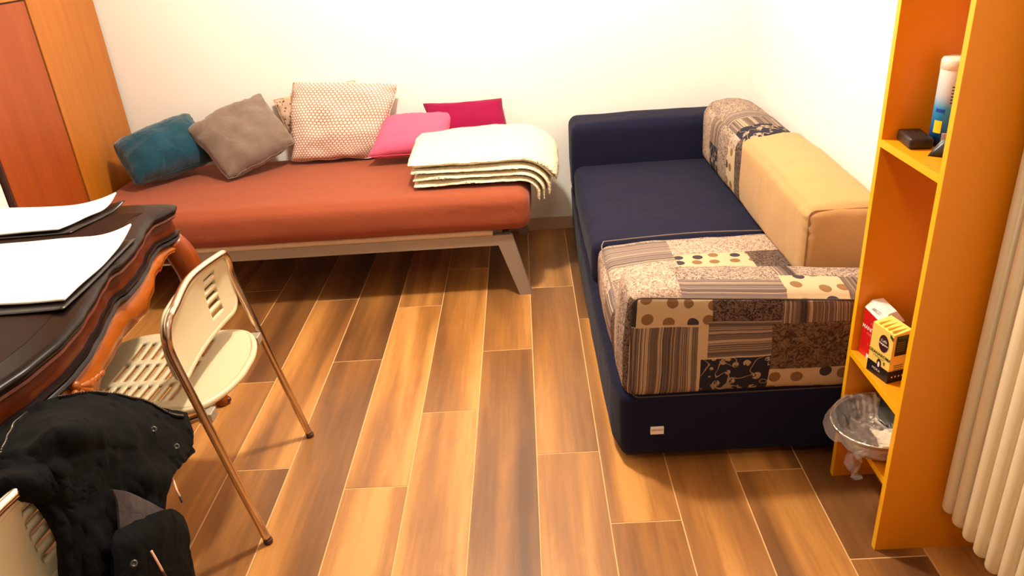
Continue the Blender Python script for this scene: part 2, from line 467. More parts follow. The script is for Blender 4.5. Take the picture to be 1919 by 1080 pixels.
# ------------------------------------------------------------------ bed
bed = thing('daybed', 'single daybed on a grey metal frame under a rust-red fitted sheet', 'bed', (-1.0, 3.5, 0))
def side_frame(y0, y1):
    o_ = [(-.078, 0), (-.021, 0), (-.090, .280), (-.094, .290), (-.104, .298), (-1.951, .298), (-1.961, .290), (-1.965, .280), (-2.026, 0), (-1.969, 0), (-1.905, .250), (-.158, .250)]
    n = len(o_); V = [(x, y0, z) for x, z in o_]+[(x, y1, z) for x, z in o_]
    quads = [(0, 1, 2, 11), (11, 2, 3, 4), (11, 4, 5, 10), (5, 6, 7, 10), (10, 7, 8, 9)]
    F = [q for q in quads]+[tuple(n+k for k in q[::-1]) for q in quads]+[(k, (k+1) % n, n+(k+1) % n, n+k) for k in range(n)]
    return obj('side_frame', V, F, M['bedmetal'], bed, False)
for y0 in (3.13, 3.865): side_frame(y0, y0+.03)
box('end_rail', -.14, -.105, 3.16, 3.865, .255, .295, M['bedmetal'], bed, r=.004)
box('end_rail', -1.95, -1.915, 3.16, 3.865, .255, .295, M['bedmetal'], bed, r=.004)
for i in range(12):
    x = -1.82+i*.145; box('slat', x-.035, x+.035, 3.16, 3.865, .282, .296, M['ward'], bed, r=.003)
# gathered cream underside of the mattress showing above the rail
P = []; 
n = 150
V = []; F = []
for i in range(n+1):
    x = -1.9+i*(1.72/n); dz = .004*noise.noise(Vector((x*14, 0, 0)))+.003*noise.noise(Vector((x*60, 3, 0)))
    yy = 3.135+.003*noise.noise(Vector((x*50, 9, 0)))
    V += [(x, yy, .298), (x, yy-.006, .310), (x, yy, .322+dz), (x, 3.2, .322)]
    if i:
        b = i*4
        for q in range(3): F.append((b-4+q, b+q, b+q+1, b-3+q))
obj('mattress_underside', V, F, plain('cream_ticking', lin(226, 190, 156), .9, var=.1, vs=60), bed)
def mshape(P, u):
    P = P.copy()
    if u[2] > .9: P.z += .004*noise.noise(P*3)
    s = max(0, -u[1])
    P.z += -.006*max(0, u[0])**4 if u[2] > 0 else 0
    # creases in the stretched sheet along the front
    if u[1] < -.8: P.y += .004*noise.noise(Vector((P.x*2.2, P.z*26, 0)))
    return P
softbox('mattress', -2.03, -.012, 3.105, 3.9, .318, .494, M['rust'], bed, r=.05, bulge=(.012, .012, .006), step=.035, wr=.002, shape=mshape)

# ------------------------------------------------------------------ pillows: four corners + thickness
def pillow(name, label, c00, c10, c11, c01, t, mat, group=None, pinch=.06, n=26, seed=0, wr=.012, size=.45, ear=1.0):
    c00, c10, c11, c01 = [Vector(q) for q in (c00, c10, c11, c01)]
    nrm = ((c10-c00).cross(c01-c00)).normalized()
    cen = (c00+c10+c11+c01)/4
    V = []; F = []; UV = []; idx = {}
    def pt(i, j, s):
        u = i/n*2-1; v = j/n*2-1
        # spread samples toward the edge
        u_ = math.copysign(1-(1-abs(u))**1.25, u); v_ = math.copysign(1-(1-abs(v))**1.25, v)
        e = 1-pinch*(1-v_**2)*abs(u_)**3; g = 1-pinch*(1-u_**2)*abs(v_)**3
        U, W = (u_*e+1)/2, (v_*g+1)/2
        p = c00*(1-U)*(1-W)+c10*U*(1-W)+c11*U*W+c01*(1-U)*W
        th = (max(0, 1-u_**2)**.5*max(0, 1-v_**2)**.5)**.75
        p = p+nrm*s*t/2*th
        q = Vector((u_*1.6+seed, v_*1.6, s*.6+seed*.3))
        rim = (max(abs(u_), abs(v_)))**3
        p = p+nrm*s*wr*noise.noise(q*1.7)*(1 if th > .05 else .3)
        # radial puckers near the seams and corners
        ang = math.atan2(v_, u_)
        p = p+nrm*wr*.55*math.sin(ang*26+3*noise.noise(q*2))*rim*(.25+.75*abs(u_*v_))
        p = p+((c10-c00).normalized()*noise.noise(q*1.3+Vector((5, 0, 0)))+(c01-c00).normalized()*noise.noise(q*1.3+Vector((0, 7, 0))))*wr*.6
        return p
    for s in (1, -1):
        for i in range(n+1):
            for j in range(n+1):
                edge = i in (0, n) or j in (0, n)
                if s == -1 and edge: idx[(i, j, s)] = idx[(i, j, 1)]; continue
                idx[(i, j, s)] = len(V); V.append(pt(i, j, 0 if edge else s))
    for s in (1, -1):
        for i in range(n):
            for j in range(n):
                q = [(i, j), (i+1, j), (i+1, j+1), (i, j+1)]
                if s < 0: q = q[::-1]
                F.append([idx[(a, b, s)] for a, b in q]); UV.append([(a/n*size, b/n*size) for a, b in q])
    lo = min(v.z for v in V); org = Vector((cen.x, cen.y, lo))
    me = bpy.data.meshes.new(name); me.from_pydata([tuple(v-org) for v in V], [], F); me.materials.append(mat)
    ul = me.uv_layers.new(name='UVMap'); k = 0
    for u in UV:
        for q in u: ul.data[k].uv = q; k += 1
    me.polygons.foreach_set('use_smooth', [True]*len(me.polygons))
    o = bpy.data.objects.new(name, me); COL.objects.link(o); o.location = org
    seam = [pt(i, 0, 0) for i in range(n)]+[pt(n, j, 0) for j in range(n)]+[pt(n-i, n, 0) for i in range(n)]+[pt(0, n-j, 0) for j in range(n)]
    tag(o, label, 'cushion', group)
    tube('seam', seam, .0022, mat, o, 6, closed=True)
    return o
GP = 'cushions piled on the daybed'

pillow('cushion', 'teal blue velvet cushion leaning against the wardrobe', (-1.85, 3.44, .545), (-1.575, 3.70, .565), (-1.70, 3.85, .765), (-1.965, 3.55, .705), .26, M['teal'], GP, seed=1, wr=.012, pinch=.0)
pillow('cushion', 'grey velvet cushion standing on its corner beside the teal one', (-1.436, 3.52, .515), (-1.150, 3.72, .620), (-1.315, 3.84, .840), (-1.655, 3.68, .728), .20, M['greyvel'], GP, seed=2, wr=.016, pinch=-.01)
pillow('cushion', 'cream cushion with a small rose-brown rosette print, tallest on the bed', (-1.195, 3.75, .52), (-.765, 3.75, .515), (-.625, 3.85, .845), (-1.15, 3.86, .885), .15, M['rosette'], GP, seed=3, wr=.014, pinch=-.01, size=.5)
pillow('cushion', 'beige sprig-print cushion peeking out behind the rosette-print one', (-1.20, 3.88, .53), (-.85, 3.89, .52), (-.85, 3.905, .87), (-1.27, 3.885, .80), .03, M['sprig'], GP, seed=4, wr=.008, pinch=.0)
pillow('cushion', 'plain light pink cushion half hidden by the cream blanket', (-.775, 3.60, .555), (-.42, 3.62, .55), (-.36, 3.83, .685), (-.70, 3.80, .700), .13, M['pink'], GP, seed=5, wr=.006, pinch=.02)
pillow('cushion', 'plain magenta cushion leaning on the wall behind the blanket', (-.47, 3.76, .53), (-.075, 3.76, .53), (-.122, 3.87, .735), (-.515, 3.87, .735), .11, M['magenta'], GP, seed=6, wr=.005, pinch=.05)

# ------------------------------------------------------------------ folded blanket
bl = thing('folded_blanket', 'cream knitted blanket folded on the right end of the daybed', 'blanket', (-.3, 3.5, .5))
def fold(y0, y1, base, thick, xl, droop, seed, hump=0.0):
    # closed slab following the bed top then falling over its end
    xe = -.045; ns = 46; nt = 22
    path = []
    L = (xe-xl)
    for i in range(ns+1):
        s = i/ns*(L+droop)
        if s <= L: path.append((xl+s, 0, 0, 1))
        else:
            a = min((s-L)/.085, 1.25); r = .068
            path.append((xe+math.sin(a)*r*.98, -(1-math.cos(a))*r-max(0, (s-L)-.085*1.25)*.95, math.sin(a), math.cos(a)))
    V = []; F = []
    ring = 2*(nt+1)
    for i, (x, dz, nx, nz) in enumerate(path):
        for side in (1, -1):
            for j in range(nt+1):
                t = j/nt
                if side < 0: t = 1-t
                y = y0+(y1-y0)*t
                e = (1-(abs(2*t-1))**(2.2+thick*0 if t < .5 else 8))**.5 if t < .5 else 1-(abs(2*t-1))**8
                hh = thick*.5*(1+side*e*.98)
                endw = min(1, i/2.0)*min(1, (ns-i)/1.5)
                hh = thick*.5+(hh-thick*.5)*(.55+.45*endw)
                hz = base+hump*math.sin(PI*min(1, max(0, (x-xl)/(L+.2))))**.8*t**.8
                P = Vector((x, y, .498+dz))+Vector((nx, 0, nz))*(hh+hz)
                P += noise.noise_vector(Vector((x*8+seed, y*8, side)))*.006+noise.noise_vector(Vector((x*45, y*45, seed)))*.0022
                P.z = max(P.z, .500) if dz == 0 else P.z
                V.append(P)
    for i in range(len(path)-1):
        for j in range(ring):
            F.append((i*ring+j, i*ring+(j+1) % ring, (i+1)*ring+(j+1) % ring, (i+1)*ring+j))
    F.append(list(range(ring))[::-1]); F.append([(len(path)-1)*ring+j for j in range(ring)])
    obj('fold', V, F, M['knit'], bl)
fold(3.212, 3.70, .000, .034, -.51, .15, 1)
fold(3.222, 3.72, .026, .032, -.515, .15, 2)
fold(3.235, 3.74, .050, .034, -.52, .15, 3, .004)
fold(3.245, 3.73, .066, .075, -.535, .10, 4, .022)

# ------------------------------------------------------------------ sofa
sf = thing('sofa', 'navy blue sofa with patchwork-print and beige cushion covers along the right wall', 'sofa', (.66, 2.9, 0))
box('plinth', .25, 1.06, 1.95, 3.84, 0, .05, M['black_plastic'], sf)
def bshape(P, u):
    P = P.copy()
    if u[0] < -.5: P.x += .035*max(0, -u[1]-.9)/.1*.6 - .008*(1-u[1]**2)
    return P
softbox('base', .213, 1.10, 1.895, 3.895, .03, .262, M['navy'], sf, r=.028, bulge=(.004, .004, .004), step=.05, wr=.003, shape=bshape)
softbox('seat_cushion', .216, 1.095, 2.655, 3.68, .25, .428, M['navy'], sf, r=.045, bulge=(.008, .0, .012), step=.05, wr=.004, seed=2)
seat_layout = [(-.60, -.02, -.45, .12, 'vs'), (-.45, -.05, -.25, .3, 'damaskl'), (-.25, -.05, -.1, .3, 'hl'), (-.1, -.05, 0.0, .3, 'damaskd'),
    (0, .19, .23, .48, 'damask'), (0, .56, .25, .75, 'hl'), (0, .48, .25, .56, 'damaskl'), (.25, .42, .50, .60, 'dots'), (.25, .60, .9, .75, 'damaskl'), (.50, .36, .9, .60, 'damaskd'), (.08, .30, .32, .42, 'floral'), (.32, .30, .5, .42, 'hl')]
M['patch_seat'] = patchwork('patchwork_seat', seat_layout)
def sshape(P, u):
    P = P.copy()
    if u[2] > 0: P.z -= .012*max(0, -u[0]-.6)/.4
    return P
softbox('seat_cushion', .236, 1.09, 2.06, 2.665, .245, .437, M['patch_seat'], sf, r=.04, bulge=(.012, .0, .014), step=.05, wr=.004, seed=5, shape=sshape)
sf.children[-1]['label'] = 'patchwork-print seat cushion'
arm_layout = [
    (-.30, 0, -.12, .36, 'damaskl'), (-.12, 0, -.03, .36, 'damask'), (-.03, 0, 0.0, .34, 'damaskd'),
    (0, 0, .62, .34, 'cream'), (0, .245, .022, .34, 'dark'), (.022, .250, .25, .34, 'dots'),
    (.004, 0, .212, .243, 'vs'), (.25, .262, .445, .34, 'damaskd'), (.24, .14, .445, .262, 'hs'), (.222, .02, .42, .135, 'floral'), (.222, 0, .42, .02, 'dark'),
    (.445, .25, .9, .34, 'vs'), (.42, .085, .9, .25, 'brown'), (.42, 0, .9, .085, 'dots'),
    (-.1, .34, .155, .62, 'damaskl'), (.155, .34, .46, .43, 'hl'), (.46, .34, .635, .46, 'dots'), (.155, .43, .46, .62, 'damask'), (.46, .46, .52, .62, 'vs'), (.52, .46, .9, .62, 'damask'), (.635, .34, .9, .46, 'vs')]
M['patch_arm'] = patchwork('patchwork_arm', arm_layout)
def ashape(P, u):
    P = P.copy()
    if u[2] > .2: P.z -= .045*(max(0, P.x-.3)/.6)*u[2]
    if u[2] > .2 and u[1] > -.2: P.z -= .012*u[1]
    if u[0] < -.6: P.x += .020*(u[2]+1)*.5*(-u[0])
    return P
softbox('armrest', .235, 1.085, 1.897, 2.135, .243, .592, M['patch_arm'], sf, r=.038, bulge=(.014, .012, .012), step=.045, wr=.004, seed=7, shape=ashape)
sf.children[-1]['label'] = 'patchwork-print armrest'
softbox('armrest', .210, 1.095, 3.655, 3.893, .25, .628, M['navy'], sf, r=.04, bulge=(.006, .010, .010), step=.05, wr=.004, seed=8)
back_layout = [(-.5, .15, -.35, .29, 'vs'), (-.35, .0, -.2, .29, 'damask'), (-.5, 0, -.35, .15, 'floral'), (-.2, 0, -.09, .21, 'dots'), (-.09, 0, 0.0, .3, 'damaskd'),
    (-.2, .21, -.09, .3, 'damaskl'), (0, .29, .3, .44, 'floral'), (0, .44, .3, .56, 'vs'), (0, .56, .3, .68, 'hl'), (0, .68, .3, .95, 'damask'), (-.65, 0, -.5, .3, 'damaskl')]
M['patch_back'] = patchwork('patchwork_back', back_layout, 'damask')
def kshape(P, u):
    P = P.copy()
    P.z += .020*(1-u[0]**2)*max(0, u[2]) - .02*max(0, u[0])*max(0, u[2])
    return P
softbox('back_cushion', .838, 1.095, 2.94, 3.665, .425, .700, M['patch_back'], sf, r=.05, bulge=(.012, .010, .010), step=.045, wr=.004, seed=9, shape=kshape)
sf.children[-1]['label'] = 'patchwork-print back cushion'
def gshape(P, u):
    P = P.copy()
    P.z += .012*(1-u[0]**2)*max(0, u[2])
    P.z += -.02*max(0, -u[1])*max(0, u[2])
    # puckers in the corner seam nearest the viewer
    if u[1] < -.75: P.x += .0045*math.sin(P.z*170)*(-u[1]-.75)*4*(1 if u[0] < 0 else 0)
    return P
bc = softbox('back_cushion', .845, 1.098, 2.225, 3.03, .43, .700, M['beige'], sf, r=.035, bulge=(.012, .012, .012), step=.018, wr=.003, seed=11, shape=gshape)
bc['label'] = 'plain beige back cushion'
# piping
def loop_y(x0, x1, z0, z1, y, r, sag=0):
    pts = []
    for cx, cz, a0 in ((x1-r, z1-r, 0), (x0+r, z1-r, 90), (x0+r, z0+r, 180), (x1-r, z0+r, 270)):
        for k in range(5):
            a = math.radians(a0+k*22.5); x = cx+r*math.cos(a); z = cz+r*math.sin(a)
            if z > (z0+z1)/2: z -= sag*(max(0, x-.3)/.6)
            pts.append(Vector((x, y, z)))
    out = []
    for i in range(len(pts)):
        a, b = pts[i], pts[(i+1) % len(pts)]; n = max(1, int((b-a).length/.04))
        for k in range(n): out.append(a+(b-a)*k/n)
    return out
tube('piping', loop_y(.258, 1.075, .250, .580, 1.899, .03, .045), .0022, plain('brown_piping', lin(74, 58, 50), .8), sf, 6, True)
tube('piping', loop_y(.8545, 1.090, .44, .676, 2.2325, .02), .003, plain('beige_piping', lin(158, 118, 74), .8), sf, 6, True)
# seat edge piping of the patchwork cushion
P = [(.246, 2.10, .428), (.246, 2.3, .433), (.246, 2.55, .432), (.256, 2.652, .432), (.30, 2.664, .436), (.6, 2.668, .446), (.86, 2.664, .440)]
tube('piping', crom(P, 6), .0026, plain('grey_piping', lin(120, 100, 90), .8), sf, 6)
tg = box('label_tag', .316, .356, 1.886, 1.892, .122, .148, M['white_ink'], sf, r=.001)
text('lettering', 'GERVASO', (.336, 1.8855, .138), (1, 0, 0), (0, 0, 1), .0085, M['ink'], tg)

# ------------------------------------------------------------------ bookshelf
bs = thing('bookshelf', 'tall narrow orange open bookshelf standing between sofa and radiator', 'shelf', (.977, 1.665, 0))
SX0, SX1 = .843, 1.098
for (y0, y1) in ((1.508, 1.526), (1.803, 1.821)):
    p = box('side_panel', SX0, SX1, y0, y1, 0, 2.05, M['orange'], bs)
    box('edge_band', SX0-.0012, SX0, y0, y1, 0, 2.05, M['orange_edge'], p)
for z in (.205, .417, 1.0, 1.52, 2.03):
    p = box('shelf_board', SX0, SX1, 1.526, 1.803, z, z+.018, M['orange'], bs)
    box('edge_band', SX0-.0012, SX0, 1.526, 1.803, z, z+.018, M['orange_edge'], p)

# ------------------------------------------------------------------ things on the shelves
def rotz(a, c): return Matrix.Translation(Vector(c)) @ Matrix.Rotation(a, 4, 'Z')
rc = thing('remote_control', 'small black remote control lying on the upper orange shelf', 'remote', (.896, 1.745, 1.018))
Mr = rotz(-.12, (.893, 1.748, 1.018))
box('casing', -.026, .026, -.046, .046, .0, .026, M['black_plastic'], rc, r=.006, seg=3, M=Mr, smooth=True)
for i in range(2):
    for j in range(2): box('button', -.012+i*.016, -.005+i*.016, .012+j*.012, .017+j*.012, .0255, .0275, M['snap'], rc, r=.0008, M=Mr)
# spray can / wipe tub
can = thing('wipes_canister', 'blue and white cylindrical canister on the upper orange shelf', 'canister', (.955, 1.735, 1.018))
m = NT('canister_print'); tc = m.n('ShaderNodeTexCoord'); sp = m.n('ShaderNodeSeparateXYZ'); m.l(tc.outputs['Object'], sp.inputs[0])
f = m.math('MULTIPLY', sp.outputs[2], 1/.19); 
c = m.ramp(m.math('ADD', f, m.math('MULTIPLY', m.noise(tc.outputs['Object'], 20), .08)), [(.08, lin(18, 22, 92)), (.22, lin(20, 110, 190)), (.5, lin(40, 160, 215)), (.66, lin(196, 200, 205)), (.95, lin(225, 215, 205))])
M['canprint'] = m.set(c, .35)
R0 = .034; cx, cy = .955, 1.735
lathe('body', (cx, cy, 1.018), [(.028, 0), (R0, .003), (R0, .17), (R0-.001, .173)], M['canprint'], can)
lathe('cap', (cx, cy, 1.018), [(R0-.001, .170), (R0+.0008, .172), (R0+.0008, .190), (R0-.003, .196), (.01, .198), (0, .198)], plain('cream_cap', lin(240, 222, 196), .4), can)
def wrap(name, a0, a1, z0, z1, mat, parent, r=R0+.0004, n=8):
    V = []; F = []
    for i in range(n+1):
        a = math.radians(a0+(a1-a0)*i/n)
        V += [(cx+r*math.cos(a), cy+r*math.sin(a), 1.018+z0), (cx+r*math.cos(a), cy+r*math.sin(a), 1.018+z1)]
        if i: b = 2*i; F.append((b-2, b, b+1, b-1))
    return obj(name, V, F, mat, parent)
wrap('yellow_label', 190, 222, .032, .060, plain('yellow_print', lin(248, 205, 20), .4), can)
wrap('blue_band', 188, 225, .078, .086, plain('blue_print', lin(20, 60, 150), .4), can)
wrap('barcode', 228, 250, .012, .034, M['white_ink'], can)
for k in range(5): wrap('barcode_bar', 230+k*4, 231.6+k*4, .014, .032, plain('maroon_print', lin(110, 30, 50), .5) if k == 0 else bpy.data.materials['maroon_print'], can, R0+.0008)
for k in range(6):
    wrap('print_line', 236, 262-(k % 3)*6, .100+k*.007, .1025+k*.007, M['ink'], can, R0+.0006)
# black cloth case behind the near panel
cs = thing('glasses_pouch', 'black soft pouch at the front of the upper orange shelf beside the canister', 'pouch', (.905, 1.63, 1.018))
pv = [(.878, 1.655, 1.019), (.915, 1.625, 1.019), (.955, 1.60, 1.019), (.98, 1.64, 1.019), (.93, 1.68, 1.019), (.905, 1.655, 1.052), (.93, 1.635, 1.060), (.96, 1.63, 1.055), (.95, 1.655, 1.058)]
bm = bmesh.new(); vv = [bm.verts.new(q) for q in pv]; bmesh.ops.convex_hull(bm, input=vv)
bmesh.ops.subdivide_edges(bm, edges=bm.edges[:], cuts=2, use_grid_fill=True)
for v in bm.verts: v.co += noise.noise_vector(v.co*60)*.003
bmobj('pouch_body', bm, M['black_plastic'], cs, smooth=True)

# yellow coffee box (two visible faces)
cb = thing('coffee_box', 'yellow and black ground coffee box on the middle orange shelf', 'box', (.89, 1.66, .435))
A = Vector((.864, 1.632, .4355)); dL = Vector((-.020, .074, 0)).normalized(); dR = Vector((.997, .06, 0)).normalized()
# A = nearest bottom corner; left face runs along dL (0.075), right face along dR (0.048)
dR = Vector((-dL.y, dL.x, 0))*-1
LW, RW, H0 = .076, .05, .142
def P3(a, b, z): return A+dL*a+dR*b+Vector((0, 0, z))
yel = plain('yellow_card', lin(246, 214, 104), .5, var=.04, vs=40); blk = plain('black_card', lin(18, 14, 22), .45)
def hexa(name, a0, a1, b0, b1, z0, z1, mat, parent, top=None):
    zt = top or (z1, z1, z1, z1)
    V = [P3(a0, b0, z0), P3(a1, b0, z0), P3(a1, b1, z0), P3(a0, b1, z0), P3(a0, b0, zt[0]), P3(a1, b0, zt[1]), P3(a1, b1, zt[2]), P3(a0, b1, zt[3])]
    return obj(name, V, [(0, 3, 2, 1), (4, 5, 6, 7), (0, 1, 5, 4), (1, 2, 6, 5), (2, 3, 7, 6), (3, 0, 4, 7)], mat, parent, False)
hexa('carton', 0, LW, 0, RW, 0, H0-.002, yel, cb, (H0-.004, H0-.002, H0+.006, H0+.004))
hexa('black_base_band', -.0006, LW+.0006, -.0006, RW+.0006, 0, .034, blk, cb)
for k in range(4): hexa('top_ridge', .01+k*.016, .014+k*.016, .003, RW-.003, H0-.002, H0+.004, yel, cb)
def decal(name, pts, mat, parent): return obj(name, pts, [list(range(len(pts)))], mat, parent, False)
def LF(a, z, o=.0009): return P3(a, -o, z)          # on the left face (normal -dR)
def RF(b, z, o=.0009): return P3(-o, b, z)          # on the right face (normal -dL)
ov = [LF(.030+.017*math.cos(t*PI/12), .100+.024*math.sin(t*PI/12)) for t in range(24)]
maroon = plain('maroon_card', lin(58, 12, 30), .5)
decal('logo_oval', ov, maroon, cb)
rightL = -dL   # reading direction on the left face
text('lettering', 'Caffè', LF(.030, .107, .0013), rightL, (0, 0, 1), .0105, M['white_ink'], cb)
text('lettering', 'Vergnano', LF(.030, .098, .0013), rightL, (0, 0, 1), .0082, M['white_ink'], cb, bold=.0002)
text('lettering', 'GRANAROMA', LF(.037, .064, .0011), rightL, (0, 0, 1), .0125, M['ink'], cb, bold=.0002)
text('lettering', 'ESPRESSO CASA', LF(.040, .055, .0011), rightL, (0, 0, 1), .0055, M['ink'], cb)
text('lettering', 'MOKA', LF(.042, .019, .0015), rightL, (0, 0, 1), .010, M['white_ink'], cb)
cup = [LF(.036+.008*math.cos(t*PI/8), .040+.013*math.sin(t*PI/8)) for t in range(16)]
decal('cup_picture', cup, maroon, cb)
decal('cup_picture', [LF(.036+.004*math.cos(t*PI/6), .037+.008*math.sin(t*PI/6), .0012) for t in range(12)], M['white_ink'], cb)
decal('leaf_mark', [LF(.018, .040), LF(.022, .050), LF(.020, .041), LF(.016, .052)], plain('olive_print', lin(120, 110, 30), .6), cb)
decal('corner_mark', [LF(.0, .130), LF(.012, .136), LF(.012, .128), LF(.0, .120)], plain('olive_dark', lin(60, 55, 20), .6), cb)
decal('dark_panel', [RF(.008, .134), RF(.008, .078), RF(.042, .078), RF(.042, .134)], plain('green_black', lin(32, 34, 20), .4), cb)
text('lettering', 'CAFFÈ', RF(.025, .128, .0013), dR, (0, 0, 1), .008, plain('grey_print', lin(120, 120, 90), .6), cb)
for k in range(5): decal('text_line', [RF(.012, .116-k*.006, .0013), RF(.012, .114-k*.006, .0013), RF(.036, .114-k*.006, .0013), RF(.036, .116-k*.006, .0013)], bpy.data.materials['grey_print'], cb)
for k in range(3): decal('text_line', [RF(.012, .050-k*.006), RF(.012, .0485-k*.006), RF(.038, .0485-k*.006), RF(.038, .050-k*.006)], maroon, cb)
for k in range(4): decal('symbol', [RF(.010+k*.010, .014), RF(.0135+k*.010, .014), RF(.0135+k*.010, .019), RF(.010+k*.010, .019)], M['white_ink'], cb)

# red and white packet
rp = thing('flour_packet', 'red packet with a folded white top behind the yellow coffee box', 'packet', (.885, 1.755, .435))
B = Vector((.874, 1.715, .4355)); e1 = Vector((-.016, .076, 0)).normalized(); e2 = Vector((e1.y, -e1.x, 0))
def Q3(a, b, z): return B+e1*a+e2*b+Vector((0, 0, z))
red = plain('red_card', lin(214, 16, 22), .45, var=.12, vs=25)
LW2, RW2 = .078, .062
V = [Q3(0, 0, 0), Q3(LW2, 0, 0), Q3(LW2, RW2, 0), Q3(0, RW2, 0), Q3(0, 0, .122), Q3(LW2, 0, .136), Q3(LW2, RW2, .136), Q3(0, RW2, .122)]
obj('packet_body', V, [(0, 3, 2, 1), (4, 5, 6, 7), (0, 1, 5, 4), (1, 2, 6, 5), (2, 3, 7, 6), (3, 0, 4, 7)], red, rp, False)
V = [Q3(-.0006, -.0006, .122), Q3(LW2, -.0006, .136), Q3(LW2, RW2, .136), Q3(0, RW2, .122), Q3(.006, .016, .148), Q3(LW2-.006, .014, .158), Q3(LW2-.01, .042, .160), Q3(.01, .042, .150)]
obj('folded_top', V, [(0, 3, 2, 1), (4, 5, 6, 7), (0, 1, 5, 4), (1, 2, 6, 5), (2, 3, 7, 6), (3, 0, 4, 7)], M['white_ink'], rp, False)
def L2(a, z, o=.001): return Q3(a, -o, z)
text('lettering', 'MANITOBA', L2(.036, .085), -e1, (0, 0, 1), .0155, M['white_ink'], rp, bold=.0003)
text('lettering', 'FARINA', L2(.036, .070), -e1, (0, 0, 1), .011, M['pinkink'], rp)
text('lettering', '1 KG', L2(.034, .040), -e1, (0, 0, 1), .012, M['pinkink'], rp)
text('lettering', 'tipo 0', L2(.03, .104), -e1, (0, 0, 1), .012, M['pinkink'], rp)
nn = (Q3(LW2-.006, .014, .158)-Q3(LW2, -.0006, .136)).normalized()
text('lettering', 'ARCO', (Q3(.038, .0055, .142)-e2*.0012), -e1, nn, .012, M['ink'], rp)
decal('white_strip', [L2(.002, .0), L2(.045, .0), L2(.045, .014), L2(.002, .014)], M['white_ink'], rp)
# jar with metallic lid
jr = thing('lidded_jar', 'dark jar with a shiny metal lid behind the coffee box', 'jar', (1.0, 1.70, .435))
lathe('glass_body', (.985, 1.705, .435), [(.03, 0), (.040, .004), (.042, .03), (.042, .10), (.038, .112)], plain('brown_glass', lin(60, 22, 12), .12), jr)
lathe('lid', (.985, 1.705, .435), [(.0395, .110), (.041, .112), (.041, .128), (.038, .131), (.03, .1295), (0, .1295)], plain('copper_lid', lin(205, 160, 130), .22, .9), jr)
lathe('rim_seal', (.985, 1.705, .435), [(.0405, .106), (.0415, .108), (.0405, .111)], M['black_gloss'], jr)
# small open tub between box and panel
tb = thing('yellow_tub', 'small yellow tub squeezed between coffee box and shelf side', 'tub', (.955, 1.60, .435))
lathe('tub_wall', (.955, 1.60, .435), [(.026, 0), (.029, .003), (.032, .10), (.0335, .102), (.0315, .104)], plain('tub_yellow', lin(240, 170, 30), .4), tb)
lathe('tub_lid', (.955, 1.60, .435), [(.0335, .1035), (.0335, .112), (.030, .114), (0, .114)], plain('tub_cream', lin(240, 210, 130), .4), tb)

# foil pan on the lowest shelf, sticking out
fp = thing('foil_pan', 'crinkled round foil pan wrapped in clear film on the lowest orange shelf', 'pan', (.89, 1.665, .223))
m = NT('foil'); v = m.coord(); m.set(lin(205, 190, 170), .34, 1)
vo = m.n('ShaderNodeTexVoronoi', i_Scale=60.0); m.l(v, vo.inputs['Vector']); m.bump(m.math('ADD', vo.outputs['Distance'], m.noise(v, 30, 4)), .6, .004); M['foil'] = m.m
ftilt = Matrix.Rotation(math.radians(-6), 3, 'Y')
flute = lambda a, i: .012*math.sin(a*44) if 1 < i < 5 else 0
prof = [(0, .004), (.088, .004), (.094, .008), (.106, .045), (.113, .064), (.119, .067), (.122, .064), (.121, .060), (.116, .060), (.107, .042), (.096, .004), (.088, 0), (0, 0)]
lathe('pan', (.888, 1.665, .237), prof, M['foil'], fp, seg=132, wob=flute, tilt=ftilt, smooth=True)
rimp = [Vector((.888, 1.665, .237))+ftilt @ Vector((.120*math.cos(2*PI*k/64), .120*math.sin(2*PI*k/64), .0655)) for k in range(64)]
tube('rolled_rim', rimp, .0035, M['foil'], fp, 8, True)
# clear film: crumpled sheet
m = NT('clear_film'); m.set((.95, .9, .85, 1), .12, 0, 1.0, Transmission_Weight=.75, IOR=1.25, Alpha=.32); M['film'] = m.m
V = []; F = []; n = 40
for i in range(n+1):
    for j in range(n+1):
        a = 2*PI*j/n; rr = .02+.112*i/n
        x = rr*math.cos(a); y = rr*math.sin(a)
        z = .045+.030*(i/n)**2+.020*noise.noise(Vector((x*26, y*26, 1)))+.012*noise.noise(Vector((x*60, y*60, 4)))
        if i > n-6: z -= (i-(n-6))*.007; rr2 = 1+.02*(i-(n-6))*.6; x *= rr2; y *= min(1, rr2)
        x = .884+x; y = max(1.532, min(1.797, 1.665+y))
        V.append((x, y, .237+z))
        if i and j: b = i*(n+1)+j; F.append((b-n-2, b-1, b, b-n-1))
obj('film', V, F, M['film'], fp)
V = []; F = []; n = 18                                             # tail of film hanging under the rim
for i in range(n+1):
    for j in range(n+1):
        s = i/n; t = j/n
        x = .803+.03*noise.noise(Vector((s*4, t*4, 0)))-.012*s; y = 1.565+.075*t+.02*noise.noise(Vector((s*5, t*5, 3))); z = .292-.105*s-.02*noise.noise(Vector((t*5, s*3, 7)))
        V.append((x, y, z))
        if i and j: b = i*(n+1)+j; F.append((b-n-2, b-1, b, b-n-1))
obj('film', V, F, M['film'], fp)
